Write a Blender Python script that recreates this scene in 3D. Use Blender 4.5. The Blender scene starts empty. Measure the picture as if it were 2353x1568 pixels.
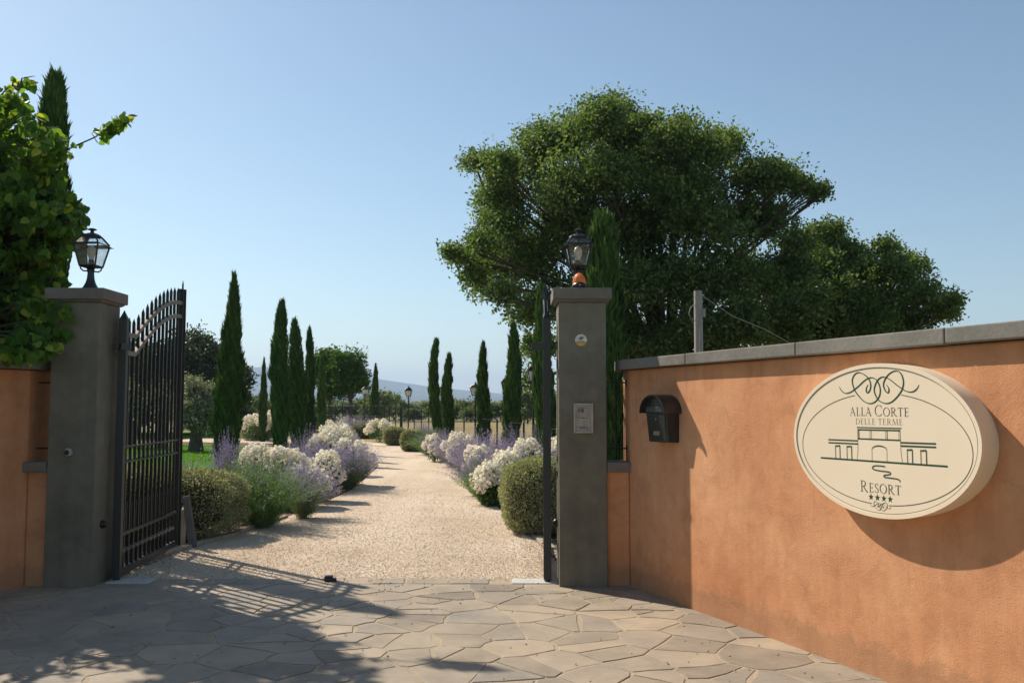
import bpy, math, random
import numpy as np
from mathutils import Vector, Matrix

# ------------------------------------------------------------------ camera, world, sun, exposure
sc = bpy.context.scene
COL = sc.collection
CAM_H = 1.55
TILT = math.atan(151 / 2100.0)
cam_d = bpy.data.cameras.new('camera')
cam = bpy.data.objects.new('camera', cam_d)
COL.objects.link(cam)
cam.location = (0, 0, CAM_H)
cam.rotation_euler = (math.pi / 2 + TILT, 0, 0)
cam_d.sensor_width = 36.0
cam_d.lens = 36.0 * 2100 / 2352
cam_d.clip_start = 0.05
cam_d.clip_end = 40000
sc.camera = cam

SUN_AZ = math.radians(-47.8)      # from +Y towards +X
SUN_EL = math.radians(41.0)
world = bpy.data.worlds.new('World')
sc.world = world
world.use_nodes = True
wn = world.node_tree.nodes
sky = wn.new('ShaderNodeTexSky')
sky.sky_type = 'NISHITA'
sky.sun_disc = False
sky.sun_elevation = SUN_EL
sky.sun_rotation = SUN_AZ
sky.air_density = 1.0
sky.dust_density = 0.5
sky.ozone_density = 0.5
sky.altitude = 200
bg = wn['Background']
bg.inputs['Strength'].default_value = 0.062
wb = wn.new('ShaderNodeMix')              # camera white balance of the plate
wb.data_type = 'RGBA'
wb.blend_type = 'MULTIPLY'
wb.inputs[0].default_value = 1.0
wb.inputs[7].default_value = (0.99, 1.04, 0.99, 1)
world.node_tree.links.new(sky.outputs[0], wb.inputs[6])
world.node_tree.links.new(wb.outputs[2], bg.inputs['Color'])

sun_d = bpy.data.lights.new('sun', 'SUN')
sun_d.energy = 3.4
sun_d.angle = math.radians(0.55)
sun_d.color = (1.0, 0.90, 0.76)
sun = bpy.data.objects.new('sun', sun_d)
COL.objects.link(sun)
SUN = Vector((math.sin(SUN_AZ) * math.cos(SUN_EL), math.cos(SUN_AZ) * math.cos(SUN_EL), math.sin(SUN_EL)))
sun.rotation_euler = SUN.to_track_quat('Z', 'Y').to_euler()
sun.location = SUN * 60

vs = sc.view_settings
vs.view_transform = 'Standard'
vs.look = 'None'
vs.exposure = 1.0
vs.gamma = 1.0
vs.use_curve_mapping = False
sc.cycles.max_bounces = 8
sc.cycles.transparent_max_bounces = 16
sc.cycles.volume_bounces = 0

rng = np.random.default_rng(7)
random.seed(7)
PI = math.pi

# ------------------------------------------------------------------ survey helpers (2352 x 1568 plate)
FP = 2100.0
def ray(x, y):
    u = (x - 1176) / FP
    v = (784 - y) / FP
    return (u, math.cos(TILT) - v * math.sin(TILT), math.sin(TILT) + v * math.cos(TILT))
def gxy(x, Y):                      # world X of plate column x at distance Y (near the horizon)
    r = ray(x, 935)
    return r[0] * Y / r[1]
def zat(y, Y):                      # world height of plate row y at distance Y
    r = ray(1176, y)
    return CAM_H + r[2] * Y / r[1]
def G(x, y, z=0.0):
    r = ray(x, y)
    t = (z - CAM_H) / r[2]
    return (r[0] * t, r[1] * t)

# ------------------------------------------------------------------ object helpers
def link(o, parent=None):
    COL.objects.link(o)
    if parent is not None:
        o.parent = parent
    return o
def tag(o, label=None, cat=None, group=None, kind=None):
    if label: o['label'] = label
    if cat: o['category'] = cat
    if group: o['group'] = group
    if kind: o['kind'] = kind
    return o
def thing(name, loc, rz=0, label=None, cat=None, group=None):
    o = bpy.data.objects.new(name, None)
    o.empty_display_size = 0.1
    o.location = loc
    o.rotation_euler = (0, 0, rz)
    link(o)
    return tag(o, label, cat, group)
def copy_tree(o, parent=None):
    c = o.copy()
    link(c, parent)
    for ch in list(o.children):
        copy_tree(ch, c)
    return c

def np_mesh(name, V, F, tint=None, smooth=False):
    V = np.asarray(V, dtype=np.float32)
    F = np.asarray(F, dtype=np.int32)
    n, k = F.shape
    me = bpy.data.meshes.new(name)
    me.vertices.add(len(V))
    me.vertices.foreach_set('co', V.ravel())
    me.loops.add(n * k)
    me.loops.foreach_set('vertex_index', F.ravel())
    me.polygons.add(n)
    me.polygons.foreach_set('loop_start', np.arange(0, n * k, k, dtype=np.int32))
    try:
        me.polygons.foreach_set('loop_total', np.full(n, k, dtype=np.int32))
    except Exception:
        pass
    me.polygons.foreach_set('use_smooth', np.full(n, smooth, dtype=bool))
    if tint is not None:
        a = me.attributes.new('tint', 'FLOAT', 'FACE')
        a.data.foreach_set('value', np.asarray(tint, dtype=np.float32))
    me.update(calc_edges=True)
    return me
def np_obj(name, V, F, mat, parent=None, tint=None, smooth=False):
    me = np_mesh(name, V, F, tint, smooth)
    me.materials.append(mat)
    return link(bpy.data.objects.new(name, me), parent)

class MB:
    def __init__(s):
        s.v = []
        s.f = []
    def add(s, vs, fs):
        b = len(s.v)
        s.v += [tuple(p) for p in vs]
        s.f += [tuple(b + i for i in f) for f in fs]
        return s
    def box(s, x0, x1, y0, y1, z0, z1):
        return s.add([(x0, y0, z0), (x1, y0, z0), (x1, y1, z0), (x0, y1, z0), (x0, y0, z1), (x1, y0, z1), (x1, y1, z1), (x0, y1, z1)],
                     [(0, 3, 2, 1), (4, 5, 6, 7), (0, 1, 5, 4), (1, 2, 6, 5), (2, 3, 7, 6), (3, 0, 4, 7)])
    def frus(s, cx, cy, z0, h0, z1, h1):      # square frustum, half widths h0,h1
        a = [(cx - h0, cy - h0, z0), (cx + h0, cy - h0, z0), (cx + h0, cy + h0, z0), (cx - h0, cy + h0, z0)]
        b = [(cx - h1, cy - h1, z1), (cx + h1, cy - h1, z1), (cx + h1, cy + h1, z1), (cx - h1, cy + h1, z1)]
        return s.add(a + b, [(0, 3, 2, 1), (4, 5, 6, 7), (0, 1, 5, 4), (1, 2, 6, 5), (2, 3, 7, 6), (3, 0, 4, 7)])
    def prism(s, poly, z0, z1):
        n = len(poly)
        return s.add([(x, y, z0) for x, y in poly] + [(x, y, z1) for x, y in poly],
                     [tuple(range(n - 1, -1, -1)), tuple(range(n, 2 * n))] + [(i, (i + 1) % n, n + (i + 1) % n, n + i) for i in range(n)])
    def tube(s, pts, rad, n=8, cap=True, sq=False):
        pts = [Vector(p) for p in pts]
        m = len(pts)
        if not hasattr(rad, '__len__'):
            rad = [rad] * m
        V = []
        up = None
        for i, p in enumerate(pts):
            t = (pts[min(i + 1, m - 1)] - pts[max(i - 1, 0)])
            if t.length < 1e-9: t = Vector((0, 0, 1))
            t.normalize()
            if up is None:
                up = Vector((0, 1, 0)) if abs(t.y) < 0.9 else Vector((1, 0, 0))
            a = (up - t * up.dot(t))
            if a.length < 1e-5: a = t.orthogonal()
            a.normalize()
            b = t.cross(a)
            up = a
            for k in range(n):
                an = 2 * PI * (k + (0.5 if sq else 0)) / n
                V.append(p + (a * math.cos(an) + b * math.sin(an)) * rad[i])
        Fs = [(i * n + k, i * n + (k + 1) % n, (i + 1) * n + (k + 1) % n, (i + 1) * n + k) for i in range(m - 1) for k in range(n)]
        if cap:
            Fs += [tuple(range(n - 1, -1, -1)), tuple((m - 1) * n + k for k in range(n))]
        return s.add(V, Fs)
    def lathe(s, prof, n=16, c=(0, 0, 0), cap=True):
        m = len(prof)
        V = [(c[0] + r * math.cos(2 * PI * k / n), c[1] + r * math.sin(2 * PI * k / n), c[2] + z) for r, z in prof for k in range(n)]
        Fs = [(i * n + k, i * n + (k + 1) % n, (i + 1) * n + (k + 1) % n, (i + 1) * n + k) for i in range(m - 1) for k in range(n)]
        if cap:
            Fs += [tuple(range(n - 1, -1, -1)), tuple((m - 1) * n + k for k in range(n))]
        return s.add(V, Fs)
    def mesh(s, name, mat, smooth=False):
        me = bpy.data.meshes.new(name)
        me.from_pydata(s.v, [], s.f)
        me.materials.append(mat)
        if smooth:
            me.polygons.foreach_set('use_smooth', [True] * len(me.polygons))
            try: me.set_sharp_from_angle(angle=math.radians(40))
            except Exception: pass
        me.update()
        return me
    def build(s, name, mat, parent=None, smooth=False, bevel=0):
        o = bpy.data.objects.new(name, s.mesh(name, mat, smooth))
        if bevel:
            b = o.modifiers.new('bevel', 'BEVEL')
            b.width = bevel
            b.segments = 2
            b.limit_method = 'ANGLE'
            b.angle_limit = math.radians(40)
        return link(o, parent)

# ------------------------------------------------------------------ materials
MATS = {}
def new_mat(name):
    m = bpy.data.materials.new(name)
    m.use_nodes = True
    nt = m.node_tree
    p = nt.nodes['Principled BSDF']
    MATS[name] = m
    return m, nt, p
def nd(nt, typ, **kw):
    n = nt.nodes.new(typ)
    for k, v in kw.items():
        if k.startswith('i_'):
            key = k[2:].replace('_', ' ')
            n.inputs[key].default_value = v
        else:
            setattr(n, k, v)
    return n
def lk(nt, a, b): nt.links.new(a, b)
def ramp(nt, fac, stops):
    r = nt.nodes.new('ShaderNodeValToRGB')
    e = r.color_ramp.elements
    e[0].position, e[0].color = stops[0][0], (*stops[0][1], 1)
    e[1].position, e[1].color = stops[-1][0], (*stops[-1][1], 1)
    for pos, c in stops[1:-1]:
        x = e.new(pos)
        x.color = (*c, 1)
    lk(nt, fac, r.inputs[0])
    return r.outputs[0]
def coords(nt, scale=(1, 1, 1), world_pos=False):
    if world_pos:
        g = nt.nodes.new('ShaderNodeNewGeometry')
        out = g.outputs['Position']
    else:
        g = nt.nodes.new('ShaderNodeTexCoord')
        out = g.outputs['Object']
    mp = nt.nodes.new('ShaderNodeMapping')
    mp.inputs['Scale'].default_value = scale
    lk(nt, out, mp.inputs[0])
    return mp.outputs[0]
def noise(nt, co, scale, detail=4, rough=0.55, dist=0):
    n = nd(nt, 'ShaderNodeTexNoise')
    n.inputs['Scale'].default_value = scale
    n.inputs['Detail'].default_value = detail
    n.inputs['Roughness'].default_value = rough
    n.inputs['Distortion'].default_value = dist
    lk(nt, co, n.inputs['Vector'])
    return n.outputs[0]
def mixc(nt, fac, a, b, mode='MIX'):
    n = nt.nodes.new('ShaderNodeMix')
    n.data_type = 'RGBA'
    n.blend_type = mode
    for sock, val in ((n.inputs[0], fac), (n.inputs[6], a), (n.inputs[7], b)):
        if isinstance(val, (int, float)): sock.default_value = val
        elif isinstance(val, tuple): sock.default_value = (*val, 1)
        else: lk(nt, val, sock)
    return n.outputs[2]
def bump(nt, p, h, strength, dist):
    b = nt.nodes.new('ShaderNodeBump')
    b.inputs['Strength'].default_value = strength
    b.inputs['Distance'].default_value = dist
    lk(nt, h, b.inputs['Height'])
    lk(nt, b.outputs[0], p.inputs['Normal'])
    return b
def math2(nt, op, a, b):
    n = nt.nodes.new('ShaderNodeMath')
    n.operation = op
    for s, v in ((n.inputs[0], a), (n.inputs[1], b)):
        if isinstance(v, (int, float)): s.default_value = v
        else: lk(nt, v, s)
    return n.outputs[0]

def surf(name, c0, c1, c2=None, big=0.8, small=14, grain=180, bstr=0.4, bdist=0.004, rough=0.85, c_small=None, streak=None, world_pos=False, spec=0.3):
    m, nt, p = new_mat(name)
    co = coords(nt, world_pos=world_pos)
    n1 = noise(nt, co, big, 5, 0.6)
    col = ramp(nt, n1, [(0.32, c0), (0.68, c1)] if c2 is None else [(0.3, c0), (0.5, c1), (0.72, c2)])
    n2 = noise(nt, co, small, 4, 0.6)
    col = mixc(nt, 0.35, col, ramp(nt, n2, [(0.3, (0.72, 0.70, 0.68)), (0.7, (1.2, 1.2, 1.2))]), 'MULTIPLY')
    n3 = noise(nt, co, grain, 3, 0.6)
    col = mixc(nt, 0.25, col, ramp(nt, n3, [(0.35, (0.6, 0.6, 0.6)), (0.65, (1.3, 1.3, 1.3))]), 'MULTIPLY')
    if streak:
        cs = coords(nt, scale=(9, 9, 0.5), world_pos=world_pos)
        ns = noise(nt, cs, 1.0, 5, 0.65)
        col = mixc(nt, streak, col, ramp(nt, ns, [(0.35, (0.62, 0.58, 0.55)), (0.62, (1.08, 1.08, 1.08))]), 'MULTIPLY')
    lk(nt, col, p.inputs['Base Color'])
    p.inputs['Roughness'].default_value = rough
    p.inputs['Specular IOR Level'].default_value = spec
    h = math2(nt, 'ADD', math2(nt, 'MULTIPLY', n3, 1.0), math2(nt, 'MULTIPLY', n2, 0.8))
    bump(nt, p, h, bstr, bdist)
    return m

def stucco_mat():
    m, nt, p = new_mat('orange_stucco')
    co = coords(nt, world_pos=True)
    n1 = noise(nt, co, 1.1, 6, 0.62, 0.3)
    col = ramp(nt, n1, [(0.28, (0.52, 0.228, 0.108)), (0.5, (0.615, 0.296, 0.150)), (0.72, (0.71, 0.378, 0.205))])
    n2 = noise(nt, co, 5.5, 6, 0.68, 0.4)
    col = mixc(nt, 0.55, col, ramp(nt, n2, [(0.28, (0.68, 0.63, 0.58)), (0.5, (1, 1, 1)), (0.74, (1.18, 1.17, 1.15))]), 'MULTIPLY')
    cs = coords(nt, scale=(7, 7, 0.45), world_pos=True)      # rain streaks down from the coping
    ns = noise(nt, cs, 1.0, 6, 0.7)
    col = mixc(nt, 0.30, col, ramp(nt, ns, [(0.34, (0.72, 0.67, 0.62)), (0.6, (1.04, 1.04, 1.04))]), 'MULTIPLY')
    # splashed dirt along the foot
    sx = nt.nodes.new('ShaderNodeSeparateXYZ')
    lk(nt, co, sx.inputs[0])
    zz = math2(nt, 'ADD', sx.outputs[2], math2(nt, 'MULTIPLY', noise(nt, co, 9, 5, .7), -0.30))
    dirt = ramp(nt, zz, [(0.0, (0.30, 0.30, 0.30)), (0.05, (0, 0, 0))])
    col = mixc(nt, dirt, col, (0.20, 0.15, 0.10))
    n3 = noise(nt, co, 330, 3, 0.6)
    n4 = noise(nt, co, 120, 3, 0.6)
    col = mixc(nt, 0.22, col, ramp(nt, n3, [(0.35, (0.6, 0.58, 0.56)), (0.65, (1.3, 1.3, 1.3))]), 'MULTIPLY')
    lk(nt, col, p.inputs['Base Color'])
    p.inputs['Roughness'].default_value = 0.93
    p.inputs['Specular IOR Level'].default_value = 0.2
    bump(nt, p, math2(nt, 'ADD', math2(nt, 'MULTIPLY', n3, 0.8), math2(nt, 'ADD', math2(nt, 'MULTIPLY', n4, 1.0), math2(nt, 'MULTIPLY', n2, 2.0))), 0.55, 0.005)
    return m
stucco = stucco_mat()
greyst = surf('grey_stucco', (0.135, 0.126, 0.098), (0.172, 0.16, 0.124), (0.205, 0.19, 0.15), big=2.2, small=12, grain=200, bstr=0.35, bdist=0.003, rough=0.85, streak=0.2)
capst = surf('cap_stone', (0.15, 0.135, 0.12), (0.21, 0.185, 0.16), big=3, small=20, grain=260, bstr=0.5, bdist=0.003, rough=0.85)
copst = surf('coping_stone', (0.155, 0.147, 0.13), (0.205, 0.194, 0.172), (0.255, 0.24, 0.21), big=2.5, small=40, grain=300, bstr=0.7, bdist=0.004, rough=0.9)
mortar = surf('sandy_joint', (0.37, 0.295, 0.20), (0.45, 0.365, 0.255), big=1.5, small=30, grain=250, bstr=0.8, bdist=0.006, rough=0.95)
def gravel_mat():
    m, nt, p = new_mat('gravel_bed')
    co = coords(nt)
    big = noise(nt, co, 0.45, 5, 0.65)
    col = ramp(nt, big, [(0.3, (0.58, 0.455, 0.335)), (0.5, (0.67, 0.545, 0.415)), (0.72, (0.73, 0.61, 0.48))])
    ct = coords(nt, scale=(1.5, 0.14, 1))                 # tyre-worn bands running along the drive
    col = mixc(nt, 0.6, col, ramp(nt, noise(nt, ct, 1.0, 4, 0.6, 0.2), [(0.34, (0.82, 0.79, 0.75)), (0.6, (1.05, 1.05, 1.05))]), 'MULTIPLY')
    for sc_, f in ((62, .36), (120, .3)):
        v = nd(nt, 'ShaderNodeTexVoronoi')
        v.inputs['Scale'].default_value = sc_
        lk(nt, co, v.inputs['Vector'])
        sp = nt.nodes.new('ShaderNodeSeparateColor')
        lk(nt, v.outputs['Color'], sp.inputs[0])
        col = mixc(nt, f, col, ramp(nt, sp.outputs[0], [(0.0, (0.55, 0.50, 0.45)), (0.3, (0.92, 0.90, 0.88)), (1.0, (1.22, 1.24, 1.26))]), 'MULTIPLY')
        if sc_ == 62: h1 = v.outputs['Distance']
        else: h2 = v.outputs['Distance']
    lk(nt, col, p.inputs['Base Color'])
    p.inputs['Roughness'].default_value = 0.95
    p.inputs['Specular IOR Level'].default_value = 0.15
    h = math2(nt, 'ADD', math2(nt, 'MULTIPLY', h1, -1.0), math2(nt, 'MULTIPLY', h2, -0.6))
    bump(nt, p, h, 0.8, 0.012)
    return m
gravel = gravel_mat()
soil = surf('garden_soil', (0.11, 0.07, 0.045), (0.2, 0.135, 0.09), big=1.0, small=14, grain=60, bstr=1.0, bdist=0.03, rough=0.95)
lawnm = surf('lawn_green', (0.06, 0.15, 0.016), (0.09, 0.20, 0.022), (0.12, 0.25, 0.035), big=0.35, small=8, grain=50, bstr=0.6, bdist=0.01, rough=1.0, spec=0.0)
fieldm = surf('dry_field', (0.24, 0.185, 0.072), (0.30, 0.235, 0.098), (0.25, 0.205, 0.085), big=0.08, small=1.5, grain=12, bstr=0.8, bdist=0.05, rough=0.95)
groundm = surf('open_ground', (0.12, 0.13, 0.05), (0.2, 0.18, 0.08), (0.15, 0.17, 0.07), big=0.012, small=0.2, grain=4, bstr=0.6, bdist=0.1, rough=0.95)
hillm = surf('hill_woods', (0.045, 0.075, 0.035), (0.07, 0.10, 0.045), (0.13, 0.13, 0.07), big=0.004, small=0.03, grain=0.12, bstr=0.6, bdist=6, rough=0.95)
concrete = surf('concrete', (0.30, 0.28, 0.25), (0.38, 0.36, 0.32), big=3, small=30, grain=200, bstr=0.4, bdist=0.003, rough=0.9)
platem = surf('pale_slab', (0.46, 0.45, 0.42), (0.58, 0.57, 0.54), big=4, small=20, grain=200, bstr=0.2, bdist=0.002, rough=0.7)
woodm = surf('raw_wood', (0.42, 0.33, 0.22), (0.52, 0.42, 0.30), big=6, small=30, grain=100, bstr=0.3, bdist=0.002, rough=0.85)
slatem = surf('dark_board', (0.10, 0.10, 0.10), (0.15, 0.145, 0.14), big=3, small=20, grain=160, bstr=0.4, bdist=0.003, rough=0.8)
kerbm = surf('kerb_stone', (0.33, 0.26, 0.19), (0.42, 0.34, 0.26), big=3, small=18, grain=120, bstr=0.8, bdist=0.006, rough=0.95)

def flag_mat():
    m, nt, p = new_mat('flagstone')
    co = coords(nt)
    oi = nt.nodes.new('ShaderNodeObjectInfo')
    base = ramp(nt, oi.outputs['Random'], [(0.0, (0.24, 0.20, 0.155)), (0.3, (0.34, 0.28, 0.21)), (0.5, (0.29, 0.25, 0.20)), (0.7, (0.39, 0.315, 0.23)), (0.85, (0.32, 0.265, 0.205)), (1.0, (0.265, 0.235, 0.195))])
    n1 = noise(nt, co, 3.0, 6, 0.65)
    base = mixc(nt, 0.6, base, ramp(nt, n1, [(0.3, (0.66, 0.65, 0.64)), (0.55, (1.0, 1.0, 1.0)), (0.75, (1.3, 1.24, 1.14))]), 'MULTIPLY')
    cs = coords(nt, scale=(1.2, 10, 1))
    n2 = noise(nt, cs, 7.0, 5, 0.7, 0.4)
    base = mixc(nt, 0.4, base, ramp(nt, n2, [(0.3, (0.75, 0.75, 0.75)), (0.7, (1.18, 1.18, 1.18))]), 'MULTIPLY')
    n3 = noise(nt, co, 220, 3, 0.6)
    base = mixc(nt, 0.3, base, ramp(nt, n3, [(0.35, (0.65, 0.65, 0.65)), (0.65, (1.25, 1.25, 1.25))]), 'MULTIPLY')
    n4 = noise(nt, co, 1.1, 5, 0.7)                     # sand trodden over the stones
    base = mixc(nt, math2(nt, 'MULTIPLY', ramp(nt, n4, [(0.45, (0, 0, 0)), (0.72, (1, 1, 1))]), 0.55), base, (0.46, 0.37, 0.255))
    lk(nt, base, p.inputs['Base Color'])
    p.inputs['Roughness'].default_value = 0.75
    p.inputs['Specular IOR Level'].default_value = 0.35
    bump(nt, p, math2(nt, 'ADD', math2(nt, 'MULTIPLY', n2, 1.0), math2(nt, 'MULTIPLY', n3, 0.35)), 0.6, 0.006)
    return m
flagm = flag_mat()

def plain(name, col, rough=0.5, metal=0.0, spec=0.5, var=0.0, scale=40):
    m, nt, p = new_mat(name)
    co = coords(nt)
    n1 = noise(nt, co, scale, 4, 0.6)
    lo = tuple(c * (1 - 0.25 - var) for c in col)
    hi = tuple(min(1, c * (1 + 0.18 + var)) for c in col)
    lk(nt, ramp(nt, n1, [(0.3, lo), (0.7, hi)]), p.inputs['Base Color'])
    p.inputs['Roughness'].default_value = rough
    p.inputs['Metallic'].default_value = metal
    p.inputs['Specular IOR Level'].default_value = spec
    bump(nt, p, noise(nt, co, scale * 6, 3), 0.15, 0.001)
    return m
iron = plain('gate_iron', (0.022, 0.023, 0.022), 0.42, 0, 0.5)
ironr = plain('gate_rail_iron', (0.20, 0.165, 0.13), 0.42, 0.35, 0.5)
lampiron = plain('lamp_iron', (0.02, 0.022, 0.021), 0.4, 0, 0.5)
boxm = plain('mailbox_steel', (0.022, 0.026, 0.025), 0.36, 0, 0.5)
brass = plain('name_plate', (0.25, 0.22, 0.12), 0.5, 0.2)
blackp = plain('black_plastic', (0.012, 0.012, 0.013), 0.4)
greyp = plain('grey_plastic', (0.36, 0.32, 0.275), 0.5, 0, 0.4, 0, 15)
greypd = plain('grey_plastic_frame', (0.42, 0.38, 0.335), 0.5, 0, 0.4, 0, 15)
amber = plain('amber_lens', (0.95, 0.22, 0.03), 0.35, 0, 0.5)
stwhite = plain('sticker_white', (0.62, 0.60, 0.55), 0.5)
styellow = plain('sticker_yellow', (0.62, 0.36, 0.06), 0.5)
inkm = plain('ink_dark', (0.03, 0.03, 0.035), 0.5)
inkred = plain('ink_red', (0.25, 0.04, 0.03), 0.5)
greenink = plain('sign_green', (0.012, 0.055, 0.022), 0.45)
brownink = plain('sign_line', (0.055, 0.05, 0.03), 0.45)
bulbm = plain('opal_bulb', (0.72, 0.68, 0.60), 0.25)
opal = plain('opal_pane', (0.75, 0.74, 0.70), 0.3)
barkm = surf('bark', (0.07, 0.058, 0.045), (0.13, 0.11, 0.085), big=5, small=18, grain=60, bstr=1.0, bdist=0.02, rough=0.95)
whitewall = plain('far_house_wall', (0.72, 0.66, 0.56), 0.9)
rooft = plain('far_house_roof', (0.35, 0.17, 0.1), 0.9)
stemm = plain('stem_green', (0.14, 0.17, 0.09), 0.7)

def sign_mat():
    m, nt, p = new_mat('sign_cream')
    co = coords(nt)
    n1 = noise(nt, co, 2.0, 5, 0.6)
    c = ramp(nt, n1, [(0.3, (0.77, 0.645, 0.48)), (0.7, (0.82, 0.70, 0.53))])
    n2 = noise(nt, co, 16, 6, 0.75)
    c = mixc(nt, ramp(nt, n2, [(0.66, (0, 0, 0)), (0.8, (0.55, 0.55, 0.55))]), c, (0.42, 0.32, 0.2))
    lk(nt, c, p.inputs['Base Color'])
    p.inputs['Roughness'].default_value = 0.42
    p.inputs['Specular IOR Level'].default_value = 0.4
    return m
signm = sign_mat()
def glass_mat():
    m, nt, p = new_mat('lantern_glass')
    nt.nodes.remove(p)
    out = nt.nodes['Material Output']
    tr = nd(nt, 'ShaderNodeBsdfTransparent')
    tr.inputs[0].default_value = (0.88, 0.90, 0.90, 1)
    gl = nd(nt, 'ShaderNodeBsdfGlossy')
    gl.inputs['Roughness'].default_value = 0.08
    df = nd(nt, 'ShaderNodeBsdfDiffuse')
    df.inputs[0].default_value = (0.5, 0.5, 0.48, 1)
    co = coords(nt)
    n1 = noise(nt, co, 22, 5, 0.7)
    m1 = nd(nt, 'ShaderNodeMixShader')
    lk(nt, ramp(nt, n1, [(0.4, (0.03, 0.03, 0.03)), (0.75, (0.3, 0.3, 0.3))]), m1.inputs[0])
    lk(nt, tr.outputs[0], m1.inputs[1]); lk(nt, df.outputs[0], m1.inputs[2])
    m2 = nd(nt, 'ShaderNodeMixShader')
    fr = nd(nt, 'ShaderNodeFresnel')
    lk(nt, fr.outputs[0], m2.inputs[0])
    lk(nt, m1.outputs[0], m2.inputs[1]); lk(nt, gl.outputs[0], m2.inputs[2])
    lk(nt, m2.outputs[0], out.inputs[0])
    return m
glassm = glass_mat()

def leaf_mat(name, stops, trans=0.35, rough=0.6, spec=0.12, tcol=None, objvar=0.0):
    m, nt, p = new_mat(name)
    out = nt.nodes['Material Output']
    at = nd(nt, 'ShaderNodeAttribute', attribute_name='tint')
    col = ramp(nt, at.outputs['Fac'], stops)
    if objvar:
        oi = nt.nodes.new('ShaderNodeObjectInfo')
        col = mixc(nt, 1.0, col, ramp(nt, oi.outputs['Random'], [(0, (1 - objvar,) * 3), (1, (1 + objvar,) * 3)]), 'MULTIPLY')
    lk(nt, col, p.inputs['Base Color'])
    p.inputs['Roughness'].default_value = rough
    p.inputs['Specular IOR Level'].default_value = spec
    if trans > 0:
        t = nd(nt, 'ShaderNodeBsdfTranslucent')
        tc = mixc(nt, 1.0, col, tcol or (1.3, 1.35, 0.6), 'MULTIPLY')
        lk(nt, tc, t.inputs[0])
        mx = nd(nt, 'ShaderNodeMixShader')
        mx.inputs[0].default_value = trans
        lk(nt, p.outputs[0], mx.inputs[1]); lk(nt, t.outputs[0], mx.inputs[2])
        lk(nt, mx.outputs[0], out.inputs[0])
    return m
oakleaf = leaf_mat('oak_leaf', [(0, (0.055, 0.096, 0.03)), (0.6, (0.118, 0.18, 0.056)), (1, (0.225, 0.275, 0.118))], 0.42, 0.6, 0.15)
cypleaf = leaf_mat('cypress_leaf', [(0, (0.029, 0.067, 0.018)), (0.6, (0.058, 0.118, 0.028)), (1, (0.129, 0.202, 0.045))], 0.2, 0.6, 0.15, None, 0.22)
limeleaf = leaf_mat('lime_leaf', [(0, (0.050, 0.106, 0.019)), (1, (0.112, 0.200, 0.037))], 0.35)
oliveleaf = leaf_mat('olive_leaf', [(0, (0.14, 0.155, 0.095)), (0.6, (0.27, 0.275, 0.19)), (1, (0.50, 0.49, 0.37))], 0.2, 0.5)
holmleaf = leaf_mat('holm_leaf', [(0, (0.036, 0.058, 0.023)), (1, (0.091, 0.117, 0.052))], 0.2, 0.45)
hedgeleaf = leaf_mat('clipped_leaf', [(0, (0.180, 0.198, 0.102)), (0.6, (0.324, 0.330, 0.192)), (1, (0.576, 0.564, 0.384))], 0.25, 0.5)
boxleaf = leaf_mat('tan_clipped_leaf', [(0, (0.16, 0.175, 0.10)), (0.6, (0.28, 0.285, 0.17)), (1, (0.50, 0.48, 0.33))], 0.25, 0.5)
sageleaf = leaf_mat('sage_leaf', [(0, (0.115, 0.161, 0.075)), (1, (0.218, 0.265, 0.149))], 0.3, 0.6)
sagegreen = leaf_mat('fresh_sage_leaf', [(0, (0.096, 0.180, 0.048)), (1, (0.180, 0.300, 0.084))], 0.3, 0.6)
violet = leaf_mat('violet_flower', [(0, (0.283, 0.224, 0.378)), (0.6, (0.401, 0.342, 0.507)), (1, (0.555, 0.496, 0.637))], 0.3, 0.7, 0.2, (1.1, 1.0, 1.15))
roseleaf = leaf_mat('rose_leaf', [(0, (0.033, 0.077, 0.020)), (0.7, (0.061, 0.132, 0.031)), (1, (0.132, 0.220, 0.044))], 0.3, 0.4, 0.4)
petal = leaf_mat('cream_petal', [(0, (0.76, 0.60, 0.42)), (0.18, (0.89, 0.84, 0.72)), (1, (0.93, 0.91, 0.84))], 0.3, 0.6, 0.2, (1.0, 0.95, 0.8))
redbud = leaf_mat('redbud_leaf', [(0, (0.05, 0.11, 0.02)), (0.7, (0.10, 0.20, 0.036)), (1, (0.27, 0.33, 0.055))], 0.5, 0.5, 0.2, (2.2, 2.0, 0.8))
grassm = leaf_mat('grass_blade', [(0, (0.055, 0.132, 0.017)), (1, (0.143, 0.297, 0.039))], 0.35, 0.8, 0.0)
farleaf = leaf_mat('hedgerow_leaf', [(0, (0.080, 0.120, 0.040)), (0.6, (0.136, 0.176, 0.064)), (1, (0.240, 0.256, 0.112))], 0.25, 0.6)
pebblem = leaf_mat('pebble', [(0, (0.46, 0.34, 0.24)), (0.18, (0.60, 0.48, 0.36)), (0.6, (0.71, 0.59, 0.46)), (1, (0.84, 0.75, 0.63))], 0.0, 0.8)
litterm = leaf_mat('dry_leaf', [(0, (0.12, 0.06, 0.03)), (0.6, (0.26, 0.14, 0.06)), (1, (0.42, 0.28, 0.13))], 0.15, 0.7)
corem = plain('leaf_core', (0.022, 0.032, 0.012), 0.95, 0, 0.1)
hedgecore = plain('hedge_core', (0.06, 0.058, 0.03), 0.95, 0, 0.1)

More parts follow.
